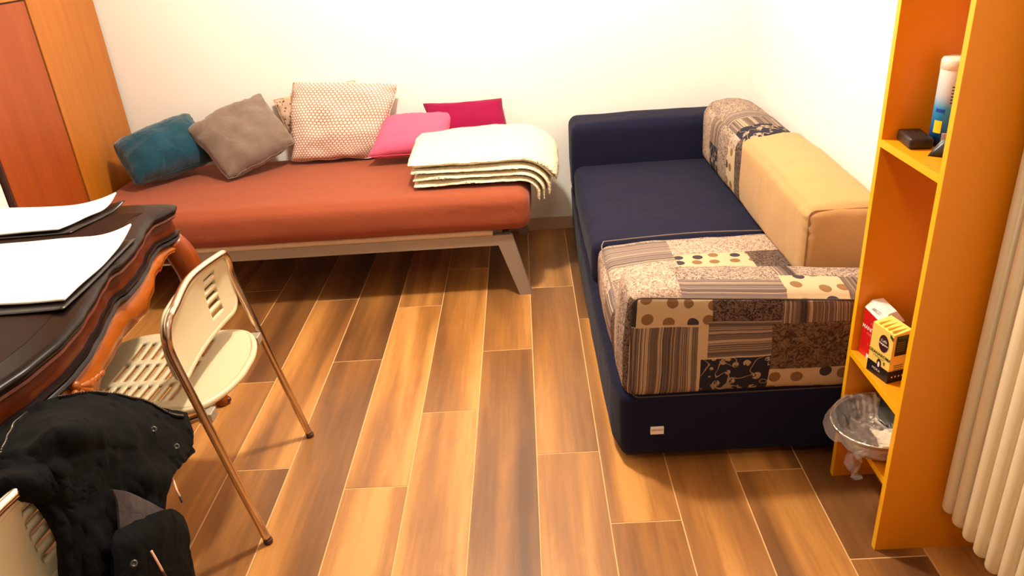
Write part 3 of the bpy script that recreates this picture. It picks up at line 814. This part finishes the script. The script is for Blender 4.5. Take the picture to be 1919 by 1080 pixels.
# contents: pale folded cloth / dark box
V = []; F = []; n = 24
cl = thing('paper_napkins', 'crumpled pale paper lying inside the foil pan', 'paper', (.90, 1.62, .25))
for i in range(n+1):
    for j in range(n+1):
        x = .862+.10*i/n; y = 1.553+.12*j/n
        z = .262+.026*math.sin(PI*i/n)*math.sin(PI*j/n)+.012*noise.noise(Vector((x*40, y*40, 0)))+.006*noise.noise(Vector((x*90, y*90, 0)))
        V.append((x, y, z))
        if i and j: b = i*(n+1)+j; F.append((b-n-2, b-1, b, b-n-1))
o = obj('sheet', V, F, plain('pale_tissue', lin(238, 214, 186), .8), cl)
so = o.modifiers.new('Solidify', 'SOLIDIFY'); so.thickness = .004
kb = thing('black_carton', 'black carton standing in the foil pan under the middle shelf', 'carton', (.955, 1.70, .243))
Mk = rotz(.25, (.957, 1.707, .248))
box('carton_body', -.034, .034, -.045, .045, 0, .135, blk, kb, r=.001, M=Mk)
box('carton_lid', -.0345, .0345, -.0455, .0455, .135, .150, M['black_gloss'], kb, r=.001, M=Mk)
for k in range(5): box('print_line', -.022, .012, -.0456, -.0452, .04+k*.014, .044+k*.014, M['snap'], kb, M=Mk)

# ------------------------------------------------------------------ radiator
rd = thing('radiator', 'tall cream tubular radiator on the right wall beside the orange shelf', 'radiator', (1.03, 1.1, .12))
rmesh = None
def column_path():
    z0, z1, xa, xb, r = .145, 1.95, .985, 1.062, .0385
    P = [Vector((xa, 0, z1)), Vector((xa, 0, .6)), Vector((xa, 0, z0+.03))]
    return P
for i in range(17):
    y = 1.474-i*.048
    if rmesh is None:
        z0, z1 = .150, 1.95
        parts = []
        def cap_tube(x, y):
            R = .0195; P = []; rr = []
            for a in (90, 70, 50, 30, 10): P.append(Vector((x, y, z0+R-R*math.sin(math.radians(a))))); rr.append(max(.0008, R*math.cos(math.radians(a))))
            P += [Vector((x, y, z0+R+.05)), Vector((x, y, z1))]; rr += [R, R]
            return tube_data(P, rr, 18)
        parts.append(cap_tube(.992, y)); parts.append(cap_tube(1.060, y))
        parts.append(tube_data([Vector((.985, y, z0+.06)), Vector((1.065, y, z0+.06))], .0205, 16))
        parts.append(tube_data([Vector((.985, y, z1-.03)), Vector((1.065, y, z1-.03))], .0205, 16))
        o = multi('column', parts, M['radiator'], rd); rmesh = o; y0_ = y
    else:
        o = rmesh.copy(); COL.objects.link(o); o.location = (0, y-y0_, 0)
box('header', 1.02, 1.03, .70, 1.48, .195, .225, M['radiator'], rd, r=.003)
box('header', 1.02, 1.03, .70, 1.48, 1.90, 1.93, M['radiator'], rd, r=.003)
box('wall_bracket', 1.07, XR-.0005, .95, .97, .6, .63, M['radiator'], rd); box('wall_bracket', 1.07, XR-.0005, .95, .97, 1.6, 1.63, M['radiator'], rd)

# ------------------------------------------------------------------ carved desk
dk = thing('desk', 'antique carved dark-wood desk with a wavy bowed edge on the left', 'desk', (-1.5, 1.47, 0))
yc, HL = 1.47, .935
def fx(y):
    # front edge x(y), symmetric about the centre
    d = abs(y-yc)
    K = [(0, -1.062), (.1, -1.070), (.2, -1.092), (.33, -1.124), (.40, -1.142), (.415, -1.142), (.44, -1.132), (.52, -1.137), (.62, -1.155), (.72, -1.182), (.79, -1.192), (.84, -1.172), (.885, -1.162), (.92, -1.172), (.935, -1.19)]
    for (a, p), (b, q) in zip(K, K[1:]):
        if d <= b: t = (d-a)/(b-a); t = t*t*(3-2*t)*.6+t*.4; return p+(q-p)*t
    return K[-1][1]
N = 120
ys = [yc-HL+2*HL*i/N for i in range(N+1)]
front = [Vector((fx(y), y, 0)) for y in ys]
XB = -1.92
def outline(inset):
    pts = []
    for i, p in enumerate(front):
        a = front[max(0, i-1)]; b = front[min(N, i+1)]; t = (b-a).normalized(); nn_ = Vector((t.y, -t.x, 0))
        q = p-nn_*inset
        q.y = max(yc-HL+inset, min(yc+HL-inset, q.y))
        if i in (0, N): q = Vector((p.x-inset-.012, p.y-(inset if i else -inset), 0))
        pts.append(q)
    # far end edge slightly wavy, then the back
    ye = yc+HL-inset; pts += [Vector((-1.30, ye+.012 if inset < .02 else ye, 0)), Vector((-1.55, ye+.018 if inset < .02 else ye, 0)), Vector((-1.80, ye, 0)), Vector((XB+inset, ye, 0))]
    ye = yc-HL+inset; pts += [Vector((XB+inset, ye, 0)), Vector((-1.5, ye, 0)), Vector((-1.25, ye, 0))]
    return pts
def loft(name, rings, mat, parent, smooth=True):
    V = []; F = []; n_ = None
    for inset, z in rings:
        o_ = outline(inset); n_ = len(o_); V += [Vector((p.x, p.y, z)) for p in o_]
    for i in range(len(rings)-1):
        for k in range(n_): F.append((i*n_+k, i*n_+(k+1) % n_, (i+1)*n_+(k+1) % n_, (i+1)*n_+k))
    F.append(list(range(n_))[::-1]); F.append([(len(rings)-1)*n_+k for k in range(n_)])
    return sharp(obj(name, V, F, mat, parent, smooth), 50)
loft('top_slab', [(.012, .754), (.004, .757), (.0, .763), (.0, .770), (.004, .775), (.010, .777), (.014, .7785), (.020, .780)], M['deskdark'], dk)
# veneer panel let into the top
pts = [Vector((p.x-.075-.0*abs(p.y-yc), p.y, .7806)) for p in front if abs(p.y-yc) < HL-.09]
pts += [Vector((XB+.06, pts[-1].y, .7806)), Vector((XB+.06, pts[0].y, .7806))]
V = pts+[Vector((p.x, p.y, .7795)) for p in pts]; n_ = len(pts)
obj('veneer_panel', V, [list(range(n_))]+[(i, (i+1) % n_, n_+(i+1) % n_, n_+i) for i in range(n_)], M['desktop'], dk, False)
loft('edge_moulding', [(.020, .738), (.010, .741), (.006, .746), (.008, .752), (.016, .755)], M['desked'], dk)
loft('frieze', [(.024, .690), (.020, .700), (.024, .720), (.026, .739)], M['desked'], dk)
loft('lower_moulding', [(.020, .662), (.010, .665), (.006, .671), (.010, .677), (.016, .680), (.010, .684), (.012, .690), (.022, .693)], M['deskdark'], dk)
# scalloped apron along the front
KZ = [(0, .575), (.07, .580), (.13, .598), (.20, .598), (.30, .588), (.40, .588), (.47, .590), (.52, .582), (.60, .598), (.70, .618), (.75, .618), (.765, .606), (.79, .624), (.83, .640), (.87, .634), (.90, .612), (.935, .59)]
def bz(y):
    d = abs(y-yc)
    for (a, p), (b, q) in zip(KZ, KZ[1:]):
        if d <= b: t = (d-a)/(b-a); t = t*t*(3-2*t); return p+(q-p)*t
    return KZ[-1][1]
V = []; F = []
fro = outline(.029)[:N+1]; 
for i, p in enumerate(fro):
    zb = bz(p.y); bul = .022
    col_ = [(0, .664), (bul*.55, .664-(.664-zb)*.3), (bul, .664-(.664-zb)*.62), (bul*.9, zb+.006), (bul*.5, zb), (-.02, zb), (-.022, .664)]
    for dx, z in col_: V.append((p.x+dx, p.y, z))
    if i:
        b = i*7
        for k in range(7): F.append((b-7+k, b+k, b+(k+1) % 7, b-7+(k+1) % 7))
obj('apron', V, F, M['deskorange'], dk)
# bead following the scalloped edge
tube('apron_bead', [Vector((p.x+.014, p.y, bz(p.y)+.001)) for p in fro[4:-4]], .0045, M['deskorange'], dk, 8)
# end apron and back
box('end_apron', XB+.06, -1.22, yc+HL-.05, yc+HL-.03, .58, .664, M['deskorange'], dk)
box('end_apron', XB+.06, -1.22, yc-HL+.03, yc-HL+.05, .58, .664, M['deskorange'], dk)
box('back_apron', XB+.03, XB+.05, yc-HL+.05, yc+HL-.05, .58, .664, M['deskorange'], dk)
box('drawer_box', XB+.08, -1.26, yc-HL+.08, yc+HL-.08, .60, .752, M['deskdark'], dk)
# carved shell in the middle and rosettes where the front breaks
def blob(c, r, s=(1, 1, 1), n1=10, n2=7):
    V = []; F = []
    for i in range(n2+1):
        th = PI*i/n2
        for j in range(n1):
            a = 2*PI*j/n1; V.append(Vector(c)+Vector((r*s[0]*math.sin(th)*math.cos(a), r*s[1]*math.sin(th)*math.sin(a), r*s[2]*math.cos(th))))
    for i in range(n2):
        for j in range(n1): F.append((i*n1+j, i*n1+(j+1) % n1, (i+1)*n1+(j+1) % n1, (i+1)*n1+j))
    return V, F
def lobe(c, ang, ln, r):
    a = math.radians(ang); d = Vector((0, math.sin(a), -math.cos(a)))
    P = [Vector(c)+d*ln*t+Vector((.010*math.sin(PI*t), 0, 0)) for t in (0, .2, .4, .6, .8, .93, 1)]
    return tube_data(P, [r*.4, r*.7, r*.95, r*1.1, r*1.05, r*.7, r*.15], 9)
px = fx(yc)-.014
parts = [lobe((px, yc+.012, .650), a, .074-.012*abs(a)/60, .0105) for a in (-66, -44, -22, 0, 22, 44, 66)]
parts += [blob((px+.004, yc+.012, .652), .014, (.8, 1, 1))]
for s in (-1, 1):
    for k in range(4): parts.append(blob((px+.002-.004*k, yc+s*(.05+.028*k), .628-.006*k), .013-.001*k, (.7, 1.5, .8)))
multi('carved_shell', parts, M['deskorange'], dk)
for s in (-1, 1):
    y = yc+s*.475; x = fx(y)-.020
    parts = [blob((x, y, .610), .009, (.8, 1, 1))]
    for k in range(6):
        a = k*PI/3; parts.append(blob((x, y+.013*math.cos(a), .610+.013*math.sin(a)), .0075, (.7, 1, 1)))
    multi('rosette', parts, M['desked'], dk)
# cabriole legs
def cab(x, y, sx, sy, name='leg'):
    K = [(.665, .0, .040), (.62, .018, .046), (.57, .032, .046), (.52, .034, .039), (.45, .022, .029), (.36, .006, .024), (.26, -.008, .020), (.16, -.012, .017), (.09, -.004, .017), (.045, .012, .022), (.016, .022, .026), (.003, .024, .022)]
    P = [Vector((x+sx*o_, y+sy*o_, z)) for z, o_, r in K]; R = [r for *_, r in K]
    P2 = crom(P, 4); R2 = [v.x for v in crom([Vector((r, 0, 0)) for r in R], 4)]
    lg = multi(name, [tube_data(P2, R2, 16)], M['deskleg'], dk)
    # carved acanthus ridges down the knee and toes at the foot
    for k in (-1, 0, 1):
        d = Vector((sx, sy, 0)).normalized(); t = Vector((-d.y, d.x, 0))
        Q = [P[i]+d*(R[i]*.93)*(1 if k == 0 else .82)+t*k*R[i]*.5 for i in (0, 1, 2, 3, 4)]
        multi('knee_carving', [tube_data(crom(Q, 4), .0045, 7)], M['deskorange'], lg)
        multi('foot_toe', [blob(P[-2]+d*.018+t*k*.014, .012, (1, 1, .9))], M['desked'], lg)
yE = yc+HL
cab(-1.205, yE-.055, .7, .75); cab(-1.205, yc-HL+.055, .7, -.75); cab(XB+.07, yE-.055, -.7, .75); cab(XB+.07, yc-HL+.055, -.7, -.75)
# ------------------------------------------------------------------ papers on the desk
def sheet(name, label, cat, c00, c10, c11, c01, mat, thick, lift, seed, grp=None, wr=.004, z=.783):
    c00, c10, c11, c01 = [Vector((*q, 0)) for q in (c00, c10, c11, c01)]
    V = []; F = []; n = 30
    for i in range(n+1):
        for j in range(n+1):
            u, v = i/n, j/n
            p = c00*(1-u)*(1-v)+c10*u*(1-v)+c11*u*v+c01*(1-u)*v
            h = z+thick/2+wr*(noise.noise(Vector((u*3+seed, v*3, 0)))+.6)
            for (a, b, A_, w_) in lift:
                d = math.hypot(u-a, v-b); h += A_*max(0, 1-d/w_)**2
            V.append(Vector((p.x, p.y, h)))
            if i and j: b = i*(n+1)+j; F.append((b-n-2, b-1, b, b-n-1))
    cen = (c00+c10+c11+c01)/4
    o = obj(name, V, F, mat, None, True, origin=(cen.x, cen.y, z))
    so = o.modifiers.new('Solidify', 'SOLIDIFY'); so.thickness = thick; so.offset = 0
    tag(o, label, cat, grp); return o
G2 = 'papers spread on the desk'
sheet('folder', 'dark glossy folder under the far white sheet on the desk', 'folder', (-1.86, 2.12), (-1.40, 2.155), (-1.335, 2.385), (-1.86, 2.385), M['underlay'], .003, [(1, 1, .018, .3)], 2, None, .002, .7815)
sheet('folder', 'dark glossy folder under the near white sheet on the desk', 'folder', (-1.62, 1.61), (-1.125, 1.61), (-1.16, 2.07), (-1.62, 2.02), M['underlay'], .003, [(1, 0, .006, .3)], 3, None, .002, .7815)
sheet('paper_sheet', 'white paper sheet at the far end of the desk, one corner curled up', 'paper', (-1.86, 2.13), (-1.44, 2.165), (-1.355, 2.385), (-1.86, 2.385), M['paper'], .005, [(1, 1, .036, .35), (0, 1, .02, .6)], 5, G2, .004, .790)
sheet('paper_sheet', 'larger white paper sheet nearer the chairs on the dark desk', 'paper', (-1.62, 1.655), (-1.138, 1.645), (-1.172, 2.09), (-1.62, 2.055), M['paper'], .005, [(1, 1, .028, .3), (1, 0, .004, .4)], 8, G2, .004, .790)

# ------------------------------------------------------------------ folding chairs
def make_chair(label, grp):
    t = thing('folding_chair', label, 'chair', (-1.02, 1.9, 0), grp)
    yN, yF = 1.655, 2.125
    def xb(z): return -.806-.198*z
    # back tube: foot - upright - across the top - upright - foot
    P = [(xb(.0), yN-.012, .006), (xb(.25), yN-.006, .25), (xb(.5), yN, .5), (xb(.62), yN+.004, .62), (-.928, yN+.008, .672), (-.925, yN+.030, .706), (-.922, yN+.07, .722),
         (-.945, (yN+yF)/2, .728), (-.922, yF-.07, .722), (-.925, yF-.030, .706), (-.928, yF-.008, .672), (xb(.62), yF-.004, .62), (xb(.5), yF, .5), (xb(.25), yF+.006, .25), (xb(.0), yF+.012, .006)]
    tube('back_tube', crom(P, 6), .0115, M['chrome'], t, 12)
    for s, y in ((0, yN-.012), (1, yF+.012)):
        lathe('foot_cap', (xb(0), y, 0), [(.0115, 0), (.0130, .002), (.0130, .013), (.0118, .015)], M['rubber'], t, 14)
    # front legs, from the back tube under the seat forward to the floor
    for y in (yN+.028, yF-.028):
        P = [(-.905, y, .415), (-.96, y, .395), (-1.10, y, .30), (-1.27, y, .12), (-1.375, y, .006)]
        tube('front_leg', crom(P, 5), .0105, M['chrome'], t, 10)
        lathe('foot_cap', (-1.375, y, 0), [(.012, 0), (.014, .002), (.014, .02), (.011, .024)], M['rubber'], t, 14)
    tube('cross_bar', [(-1.20, yN+.028, .197), (-1.20, yF-.028, .197)], .008, M['chrome'], t, 10)
    # seat bracket each side
    for y, s in ((yN+.012, 1), (yF-.012, -1)):
        box('seat_bracket', -.915, -.878, min(y, y+s*.04), max(y, y+s*.04), .402, .430, M['bedmetal'], t, r=.003)
    # seat: rounded slotted shell
    def seat_half(x):   # half width at x
        if x > -.955: q = (x+.955)/.105; return max(0, .213*math.sqrt(max(0, 1-q*q*.97)))
        if x < -1.20: q = (-1.20-x)/.15; return .213*math.sqrt(max(0, 1-q*q*.97))
        return .213
    ymid = (yN+yF)/2
    slots = []
    for row in range(3):
        yc_ = ymid+(row-1)*.118-.0
        for k in range(8): slots.append((-1.02-k*.030, -1.02-k*.030+.0155, yc_-.047, yc_+.047))
    xs = sorted(set([round(-1.35+.5*i/34, 4) for i in range(35)]+[round(q, 4) for s_ in slots for q in s_[:2]]))
    ysn = sorted(set([round(-1+2*i/22, 4) for i in range(23)]))
    # structured grid in true y with slot lines
    yl = sorted(set([round(ymid-.213+.426*i/24, 4) for i in range(25)]+[round(q, 4) for s_ in slots[::8] for q in s_[2:]]))
    def inslot(x, y): return any(a-1e-6 < x < b+1e-6 and c-1e-6 < y < d+1e-6 for a, b, c, d in slots)
    V = []; F = []; idm = {}
    def zt(x, y):
        u = (y-ymid)/.213; return .447-.010*(1-u*u)+.004*((x+1.1)/.25)**2-.010*max(0, (-1.28-x)/.07)**2
    def vid(i, j):
        if (i, j) in idm: return idm[(i, j)]
        x = xs[i]; hw = max(.02, seat_half(x)); y = max(ymid-hw, min(ymid+hw, yl[j]))
        idm[(i, j)] = len(V); V.append(Vector((x, y, zt(x, y)))); return idm[(i, j)]
    for i in range(len(xs)-1):
        for j in range(len(yl)-1):
            xm, ym = (xs[i]+xs[i+1])/2, (yl[j]+yl[j+1])/2
            if inslot(xm, ym) : continue
            hw = max(seat_half(xs[i]), seat_half(xs[i+1]), .02)
            if yl[j] >= ymid+hw or yl[j+1] <= ymid-hw: continue
            F.append((vid(i, j), vid(i+1, j), vid(i+1, j+1), vid(i, j+1)))
    # merge clamped duplicates
    bm = bmesh.new(); bv = [bm.verts.new(v) for v in V]
    for q in F:
        try: bm.faces.new([bv[k] for k in q])
        except ValueError: pass
    bmesh.ops.remove_doubles(bm, verts=bm.verts, dist=.0004)
    bmesh.ops.dissolve_degenerate(bm, edges=bm.edges, dist=.0003)
    st_ = bmobj('seat', bm, M['seat_plastic'], t, smooth=True)
    so = st_.modifiers.new('Solidify', 'SOLIDIFY'); so.thickness = .012; so.offset = -1
    rim = []
    for i in range(40):
        x = -1.35+.5*(1-math.cos(PI*i/39))/2; rim.append(Vector((x, ymid+max(.03, seat_half(x)), .438)))
    for i in range(40):
        x = -.85-.5*(1-math.cos(PI*i/39))/2; rim.append(Vector((x, ymid-max(.03, seat_half(x)), .438)))
    tube('seat_rim', rim, .010, M['seat_plastic'], t, 10, True)
    # backrest plate
    zb, ztp = .525, .712; y0, y1 = yN+.012, yF-.012; ny, nz = 46, 20
    bs_slots = [(y1-.150, y1-.082, .560+k*.028, .574+k*.028) for k in range(5)]
    def bx_(y, z):
        u = (y-(y0+y1)/2)/((y1-y0)/2); v = (z-zb)/(ztp-zb)
        return -.925-.022*(1-u*u)-.018*math.sin(PI*min(1, max(0, v)))*.6-.02*(1-v)*0
    zl = sorted(set([round(zb+(ztp-zb)*i/nz, 4) for i in range(nz+1)]+[round(q, 4) for s_ in bs_slots for q in s_[2:]]))
    yl2 = sorted(set([round(y0+(y1-y0)*i/ny, 4) for i in range(ny+1)]+[round(q, 4) for s_ in bs_slots for q in s_[:2]]))
    def corner(y, z):    # rounded plate corners
        r = .05; cy_ = min(max(y, y0+r), y1-r); cz = min(max(z, zb+r), ztp-r)
        if (y != cy_) and (z != cz):
            d = math.hypot(y-cy_, z-cz)
            if d > r: return cy_+(y-cy_)*r/d, cz+(z-cz)*r/d
        return y, z
    bm = bmesh.new(); g = {}
    def bv_(i, j):
        if (i, j) not in g:
            y, z = corner(yl2[i], zl[j]); g[(i, j)] = bm.verts.new((bx_(y, z), y, z))
        return g[(i, j)]
    for i in range(len(yl2)-1):
        for j in range(len(zl)-1):
            ym, zm = (yl2[i]+yl2[i+1])/2, (zl[j]+zl[j+1])/2
            if any(a < ym < b and c < zm < d for a, b, c, d in bs_slots): continue
            bm.faces.new([bv_(i, j), bv_(i+1, j), bv_(i+1, j+1), bv_(i, j+1)])
    bp = bmobj('backrest', bm, M['seat_plastic'], t, smooth=True)
    so = bp.modifiers.new('Solidify', 'SOLIDIFY'); so.thickness = .010; so.offset = 0
    rim = []
    r = .05
    for cy_, cz, a0 in ((y1-r, ztp-r, 0), (y0+r, ztp-r, 90), (y0+r, zb+r, 180), (y1-r, zb+r, 270)):
        for k in range(7):
            a = math.radians(a0+k*15); y = cy_+r*math.cos(a); z = cz+r*math.sin(a); rim.append((y, z))
    full = []
    for i in range(len(rim)):
        a, b = rim[i], rim[(i+1) % len(rim)]; n = max(1, int(math.hypot(a[0]-b[0], a[1]-b[1])/.02))
        for k in range(n):
            y = a[0]+(b[0]-a[0])*k/n; z = a[1]+(b[1]-a[1])*k/n; full.append(Vector((bx_(y, z)-.004, y, z)))
    tube('backrest_rim', full, .011, M['seat_plastic'], t, 10, True)
    return t
ch = make_chair('cream slotted folding chair with chrome legs pushed under the desk, nothing on it', 'folding chairs at the desk')
c2 = ch.copy(); COL.objects.link(c2); c2.location = ch.location+Vector((.026, -.935, 0))
c2['label'] = 'cream folding chair nearest the viewer with a black jacket over its back'
for k in ch.children:
    d = k.copy(); COL.objects.link(d); d.parent = c2

# ------------------------------------------------------------------ jacket draped over the near chair
jk = thing('jacket', 'black puffy zip jacket with grey lining draped over the near chair back', 'jacket', (-.9, 1.2, .3))
def quilt(name, rows, mat, thick, sub=3, wr=.012, fr=9, seed=0, parent=None):
    nr, nc = len(rows), len(rows[0])
    V = [Vector(p) for r in rows for p in r]
    n = 9; cols = []
    # dense interpolation by Catmull-Rom in both directions
    R1 = [crom(r, n) for r in rows]
    cols = [crom([R1[i][j] for i in range(nr)], n) for j in range(len(R1[0]))]
    nj, ni = len(cols), len(cols[0])
    V = []
    for j in range(nj):
        for i in range(ni):
            p = cols[j][i]
            q = Vector((p.x*1.0+p.z*.5, p.y*1.0-p.z*.4, p.z*.6))
            p = p+noise.noise_vector(p*fr+Vector((seed, 0, 0)))*wr*.7
            ridge = (1-abs(noise.noise(q*fr*1.5+Vector((0, 0, seed+4))))*2.2)**3+.5*(1-abs(noise.noise(q*fr*3.4+Vector((3, 0, seed+9))))*2.2)**3
            V.append(p+Vector((.42, -.5, .6))*(ridge-.5)*wr*1.3)
    F = [(j*ni+i, (j+1)*ni+i, (j+1)*ni+i+1, j*ni+i+1) for j in range(nj-1) for i in range(ni-1)]
    o = obj(name, V, F, mat, parent or jk)
    so = o.modifiers.new('Solidify', 'SOLIDIFY'); so.thickness = thick; so.offset = 0
    return o
def J(rows): return rows
J_body = [
    [(-1.100, 1.165, 0.699), (-1.100, 1.258, 0.686), (-1.080, 1.329, 0.687), (-1.050, 1.381, 0.673), (-0.980, 1.410, 0.660), (-0.940, 1.485, 0.582), (-0.900, 1.573, 0.493)],
    [(-1.020, 1.059, 0.726), (-1.000, 1.116, 0.732), (-0.960, 1.162, 0.737), (-0.895, 1.172, 0.750), (-0.885, 1.268, 0.685), (-0.880, 1.382, 0.589), (-0.860, 1.483, 0.470)],
    [(-0.980, 1.018, 0.735), (-0.950, 1.053, 0.735), (-0.905, 1.080, 0.731), (-0.875, 1.140, 0.712), (-0.868, 1.231, 0.646), (-0.860, 1.319, 0.561), (-0.840, 1.387, 0.483)],
    [(-0.960, 1.031, 0.710), (-0.900, 1.034, 0.724), (-0.885, 1.062, 0.714), (-0.870, 1.120, 0.664), (-0.860, 1.199, 0.604), (-0.840, 1.253, 0.557), (-0.830, 1.304, 0.506)],
    [(-0.900, 1.046, 0.700), (-0.890, 1.056, 0.672), (-0.875, 1.079, 0.644), (-0.860, 1.117, 0.609), (-0.850, 1.172, 0.558), (-0.840, 1.215, 0.520), (-0.830, 1.256, 0.474)],
    [(-0.880, 1.022, 0.623), (-0.870, 1.032, 0.612), (-0.860, 1.055, 0.589), (-0.850, 1.092, 0.552), (-0.840, 1.133, 0.512), (-0.835, 1.178, 0.468), (-0.830, 1.227, 0.420)],
    [(-0.870, 1.001, 0.547), (-0.860, 1.012, 0.535), (-0.850, 1.029, 0.516), (-0.840, 1.054, 0.489), (-0.835, 1.100, 0.440), (-0.830, 1.143, 0.393), (-0.830, 1.199, 0.334)],
    [(-0.870, 0.966, 0.460), (-0.860, 0.971, 0.453), (-0.850, 0.988, 0.433), (-0.840, 1.011, 0.404), (-0.835, 1.055, 0.351), (-0.830, 1.097, 0.300), (-0.830, 1.142, 0.247)]]
J_flap = [
    [(-0.825, 1.095, 0.554), (-0.810, 1.124, 0.546), (-0.800, 1.174, 0.529), (-0.795, 1.224, 0.494), (-0.790, 1.245, 0.456)],
    [(-0.815, 1.065, 0.550), (-0.795, 1.090, 0.544), (-0.785, 1.142, 0.513), (-0.780, 1.197, 0.475), (-0.780, 1.231, 0.428)],
    [(-0.810, 1.043, 0.532), (-0.790, 1.063, 0.517), (-0.780, 1.111, 0.481), (-0.775, 1.164, 0.435), (-0.775, 1.208, 0.390)],
    [(-0.810, 1.018, 0.492), (-0.790, 1.034, 0.472), (-0.780, 1.078, 0.431), (-0.775, 1.134, 0.377), (-0.775, 1.190, 0.323)],
    [(-0.810, 0.973, 0.420), (-0.790, 0.988, 0.400), (-0.780, 1.027, 0.352), (-0.775, 1.078, 0.290), (-0.775, 1.150, 0.202)]]
J_lining = [
    [(-0.835, 1.145, 0.625), (-0.825, 1.167, 0.599), (-0.815, 1.198, 0.550), (-0.800, 1.223, 0.500)],
    [(-0.830, 1.140, 0.599), (-0.820, 1.155, 0.579), (-0.812, 1.176, 0.546), (-0.800, 1.205, 0.505)],
    [(-0.825, 1.120, 0.571), (-0.818, 1.137, 0.557), (-0.810, 1.159, 0.538), (-0.802, 1.181, 0.517)],
    [(-0.825, 1.103, 0.543), (-0.815, 1.111, 0.543), (-0.810, 1.130, 0.536), (-0.805, 1.154, 0.524)]]
J_flap2 = [
    [(-0.915, 1.436, 0.592), (-0.900, 1.480, 0.557), (-0.885, 1.534, 0.511)],
    [(-0.893, 1.374, 0.585), (-0.880, 1.422, 0.541), (-0.860, 1.481, 0.476)],
    [(-0.875, 1.318, 0.577), (-0.860, 1.364, 0.523), (-0.850, 1.472, 0.451)],
    [(-0.860, 1.262, 0.572), (-0.850, 1.311, 0.521), (-0.845, 1.377, 0.486)]]
J_zip = [(-1.040, 1.368, 0.682), (-1.010, 1.392, 0.670), (-0.985, 1.423, 0.645), (-0.960, 1.452, 0.611), (-0.945, 1.490, 0.571), (-0.920, 1.528, 0.534), (-0.895, 1.559, 0.502)]
J_zip2 = [(-1.050, 1.287, 0.688), (-1.030, 1.226, 0.705), (-1.000, 1.157, 0.718), (-0.980, 1.106, 0.715), (-0.960, 1.059, 0.710)]
J_snap = [(-0.845, 1.384, 0.600), (-0.832, 1.410, 0.526), (-0.765, 1.036, 0.541)]
J_cord = [(-0.850, 1.367, 0.484), (-0.825, 1.330, 0.488), (-0.810, 1.306, 0.481), (-0.805, 1.302, 0.468), (-0.800, 1.296, 0.456)]
J_cord2 = [(-0.755, 1.094, 0.520), (-0.750, 1.086, 0.503), (-0.745, 1.078, 0.481), (-0.745, 1.079, 0.456)]
jbody = quilt('body', J_body, M['jacket'], .03, wr=.011, seed=1)
jcol = quilt('collar', J_flap2, M['jacket'], .018, wr=.005, seed=6)
quilt('lining', J_lining, M['lining'], .006, wr=.002, seed=2)
jflap = quilt('front_flap', J_flap, M['jacket'], .026, wr=.004, seed=3)
from mathutils.bvhtree import BVHTree
fw = Vector((.50, -.62, .60)).normalized()
jt = []
for q in (jbody, jcol, jflap):
    jt.append((BVHTree.FromPolygons([v.co+wl(jk) for v in q.data.vertices], [tuple(p.vertices) for p in q.data.polygons]), q.modifiers[0].thickness/2))
def onto(p, lift=.001):
    # lay a trim point onto the cloth surface, seen along the outward direction
    best = None; p = Vector(p)
    for t, h in jt:
        loc, n, _, dist = t.find_nearest(p)
        if loc is None or dist > .035: continue
        if n.dot(fw) < 0: n = -n
        q = loc+n*(h+lift)
        if best is None or q.dot(fw) > best.dot(fw): best = q
    return best if best is not None else p
for zz in (J_zip, J_zip2):
    Pz = [onto(p+fw*.01, .003) for p in crom(zz, 10)]; parts = []
    for _k in range(6): Pz = [Pz[0]]+[(a+b*2+c)/4 for a, b, c in zip(Pz, Pz[1:], Pz[2:])]+[Pz[-1]]
    tube('zip_tape', [p-Vector((0, 0, .003)) for p in Pz], .004, M['jacket'], jk, 6)
    acc = 0; last = Pz[0]
    for p, q in zip(Pz, Pz[1:]):
        L = (q-p).length; k = max(1, int(L/.0042))
        for i in range(k):
            c = p+(q-p)*i/k
            bm = box_bm(c.x-.0011, c.x+.0011, c.y-.0018, c.y+.0018, c.z-.001, c.z+.0045)
            bm.verts.index_update(); parts.append(([tuple(v.co) for v in bm.verts], [[v.index for v in f.verts] for f in bm.faces])); bm.free()
    o = multi('zip_teeth', parts, M['zip'], jk, False); o['kind'] = 'stuff'
for c in J_snap:
    c = onto(c, .002)
    rot = Vector((0, 0, 1)).rotation_difference(fw).to_matrix()
    lathe('snap_button', Vector(c), [(0, .0005), (.0028, .0005), (.0032, .003), (.0055, .0035), (.0068, .002), (.007, -.002)], M['snap'], jk, 18, tilt=rot)
for zz in (J_cord, J_cord2):
    Pz = crom(zz, 5)
    if zz is J_cord2:
        a_, b_ = onto(Pz[0], .004), onto(Pz[-1], .004); Pz = [a_+(b_-a_)*k/15+fw*.006*math.sin(PI*k/15) for k in range(16)]
    n = int(len(Pz)*.72)
    cd = tube('drawstring', Pz[:n+1], .0024, M['cord'], jk, 8)
    tube('cord_tip', Pz[n:], .0028, M['rubber'], cd, 8)
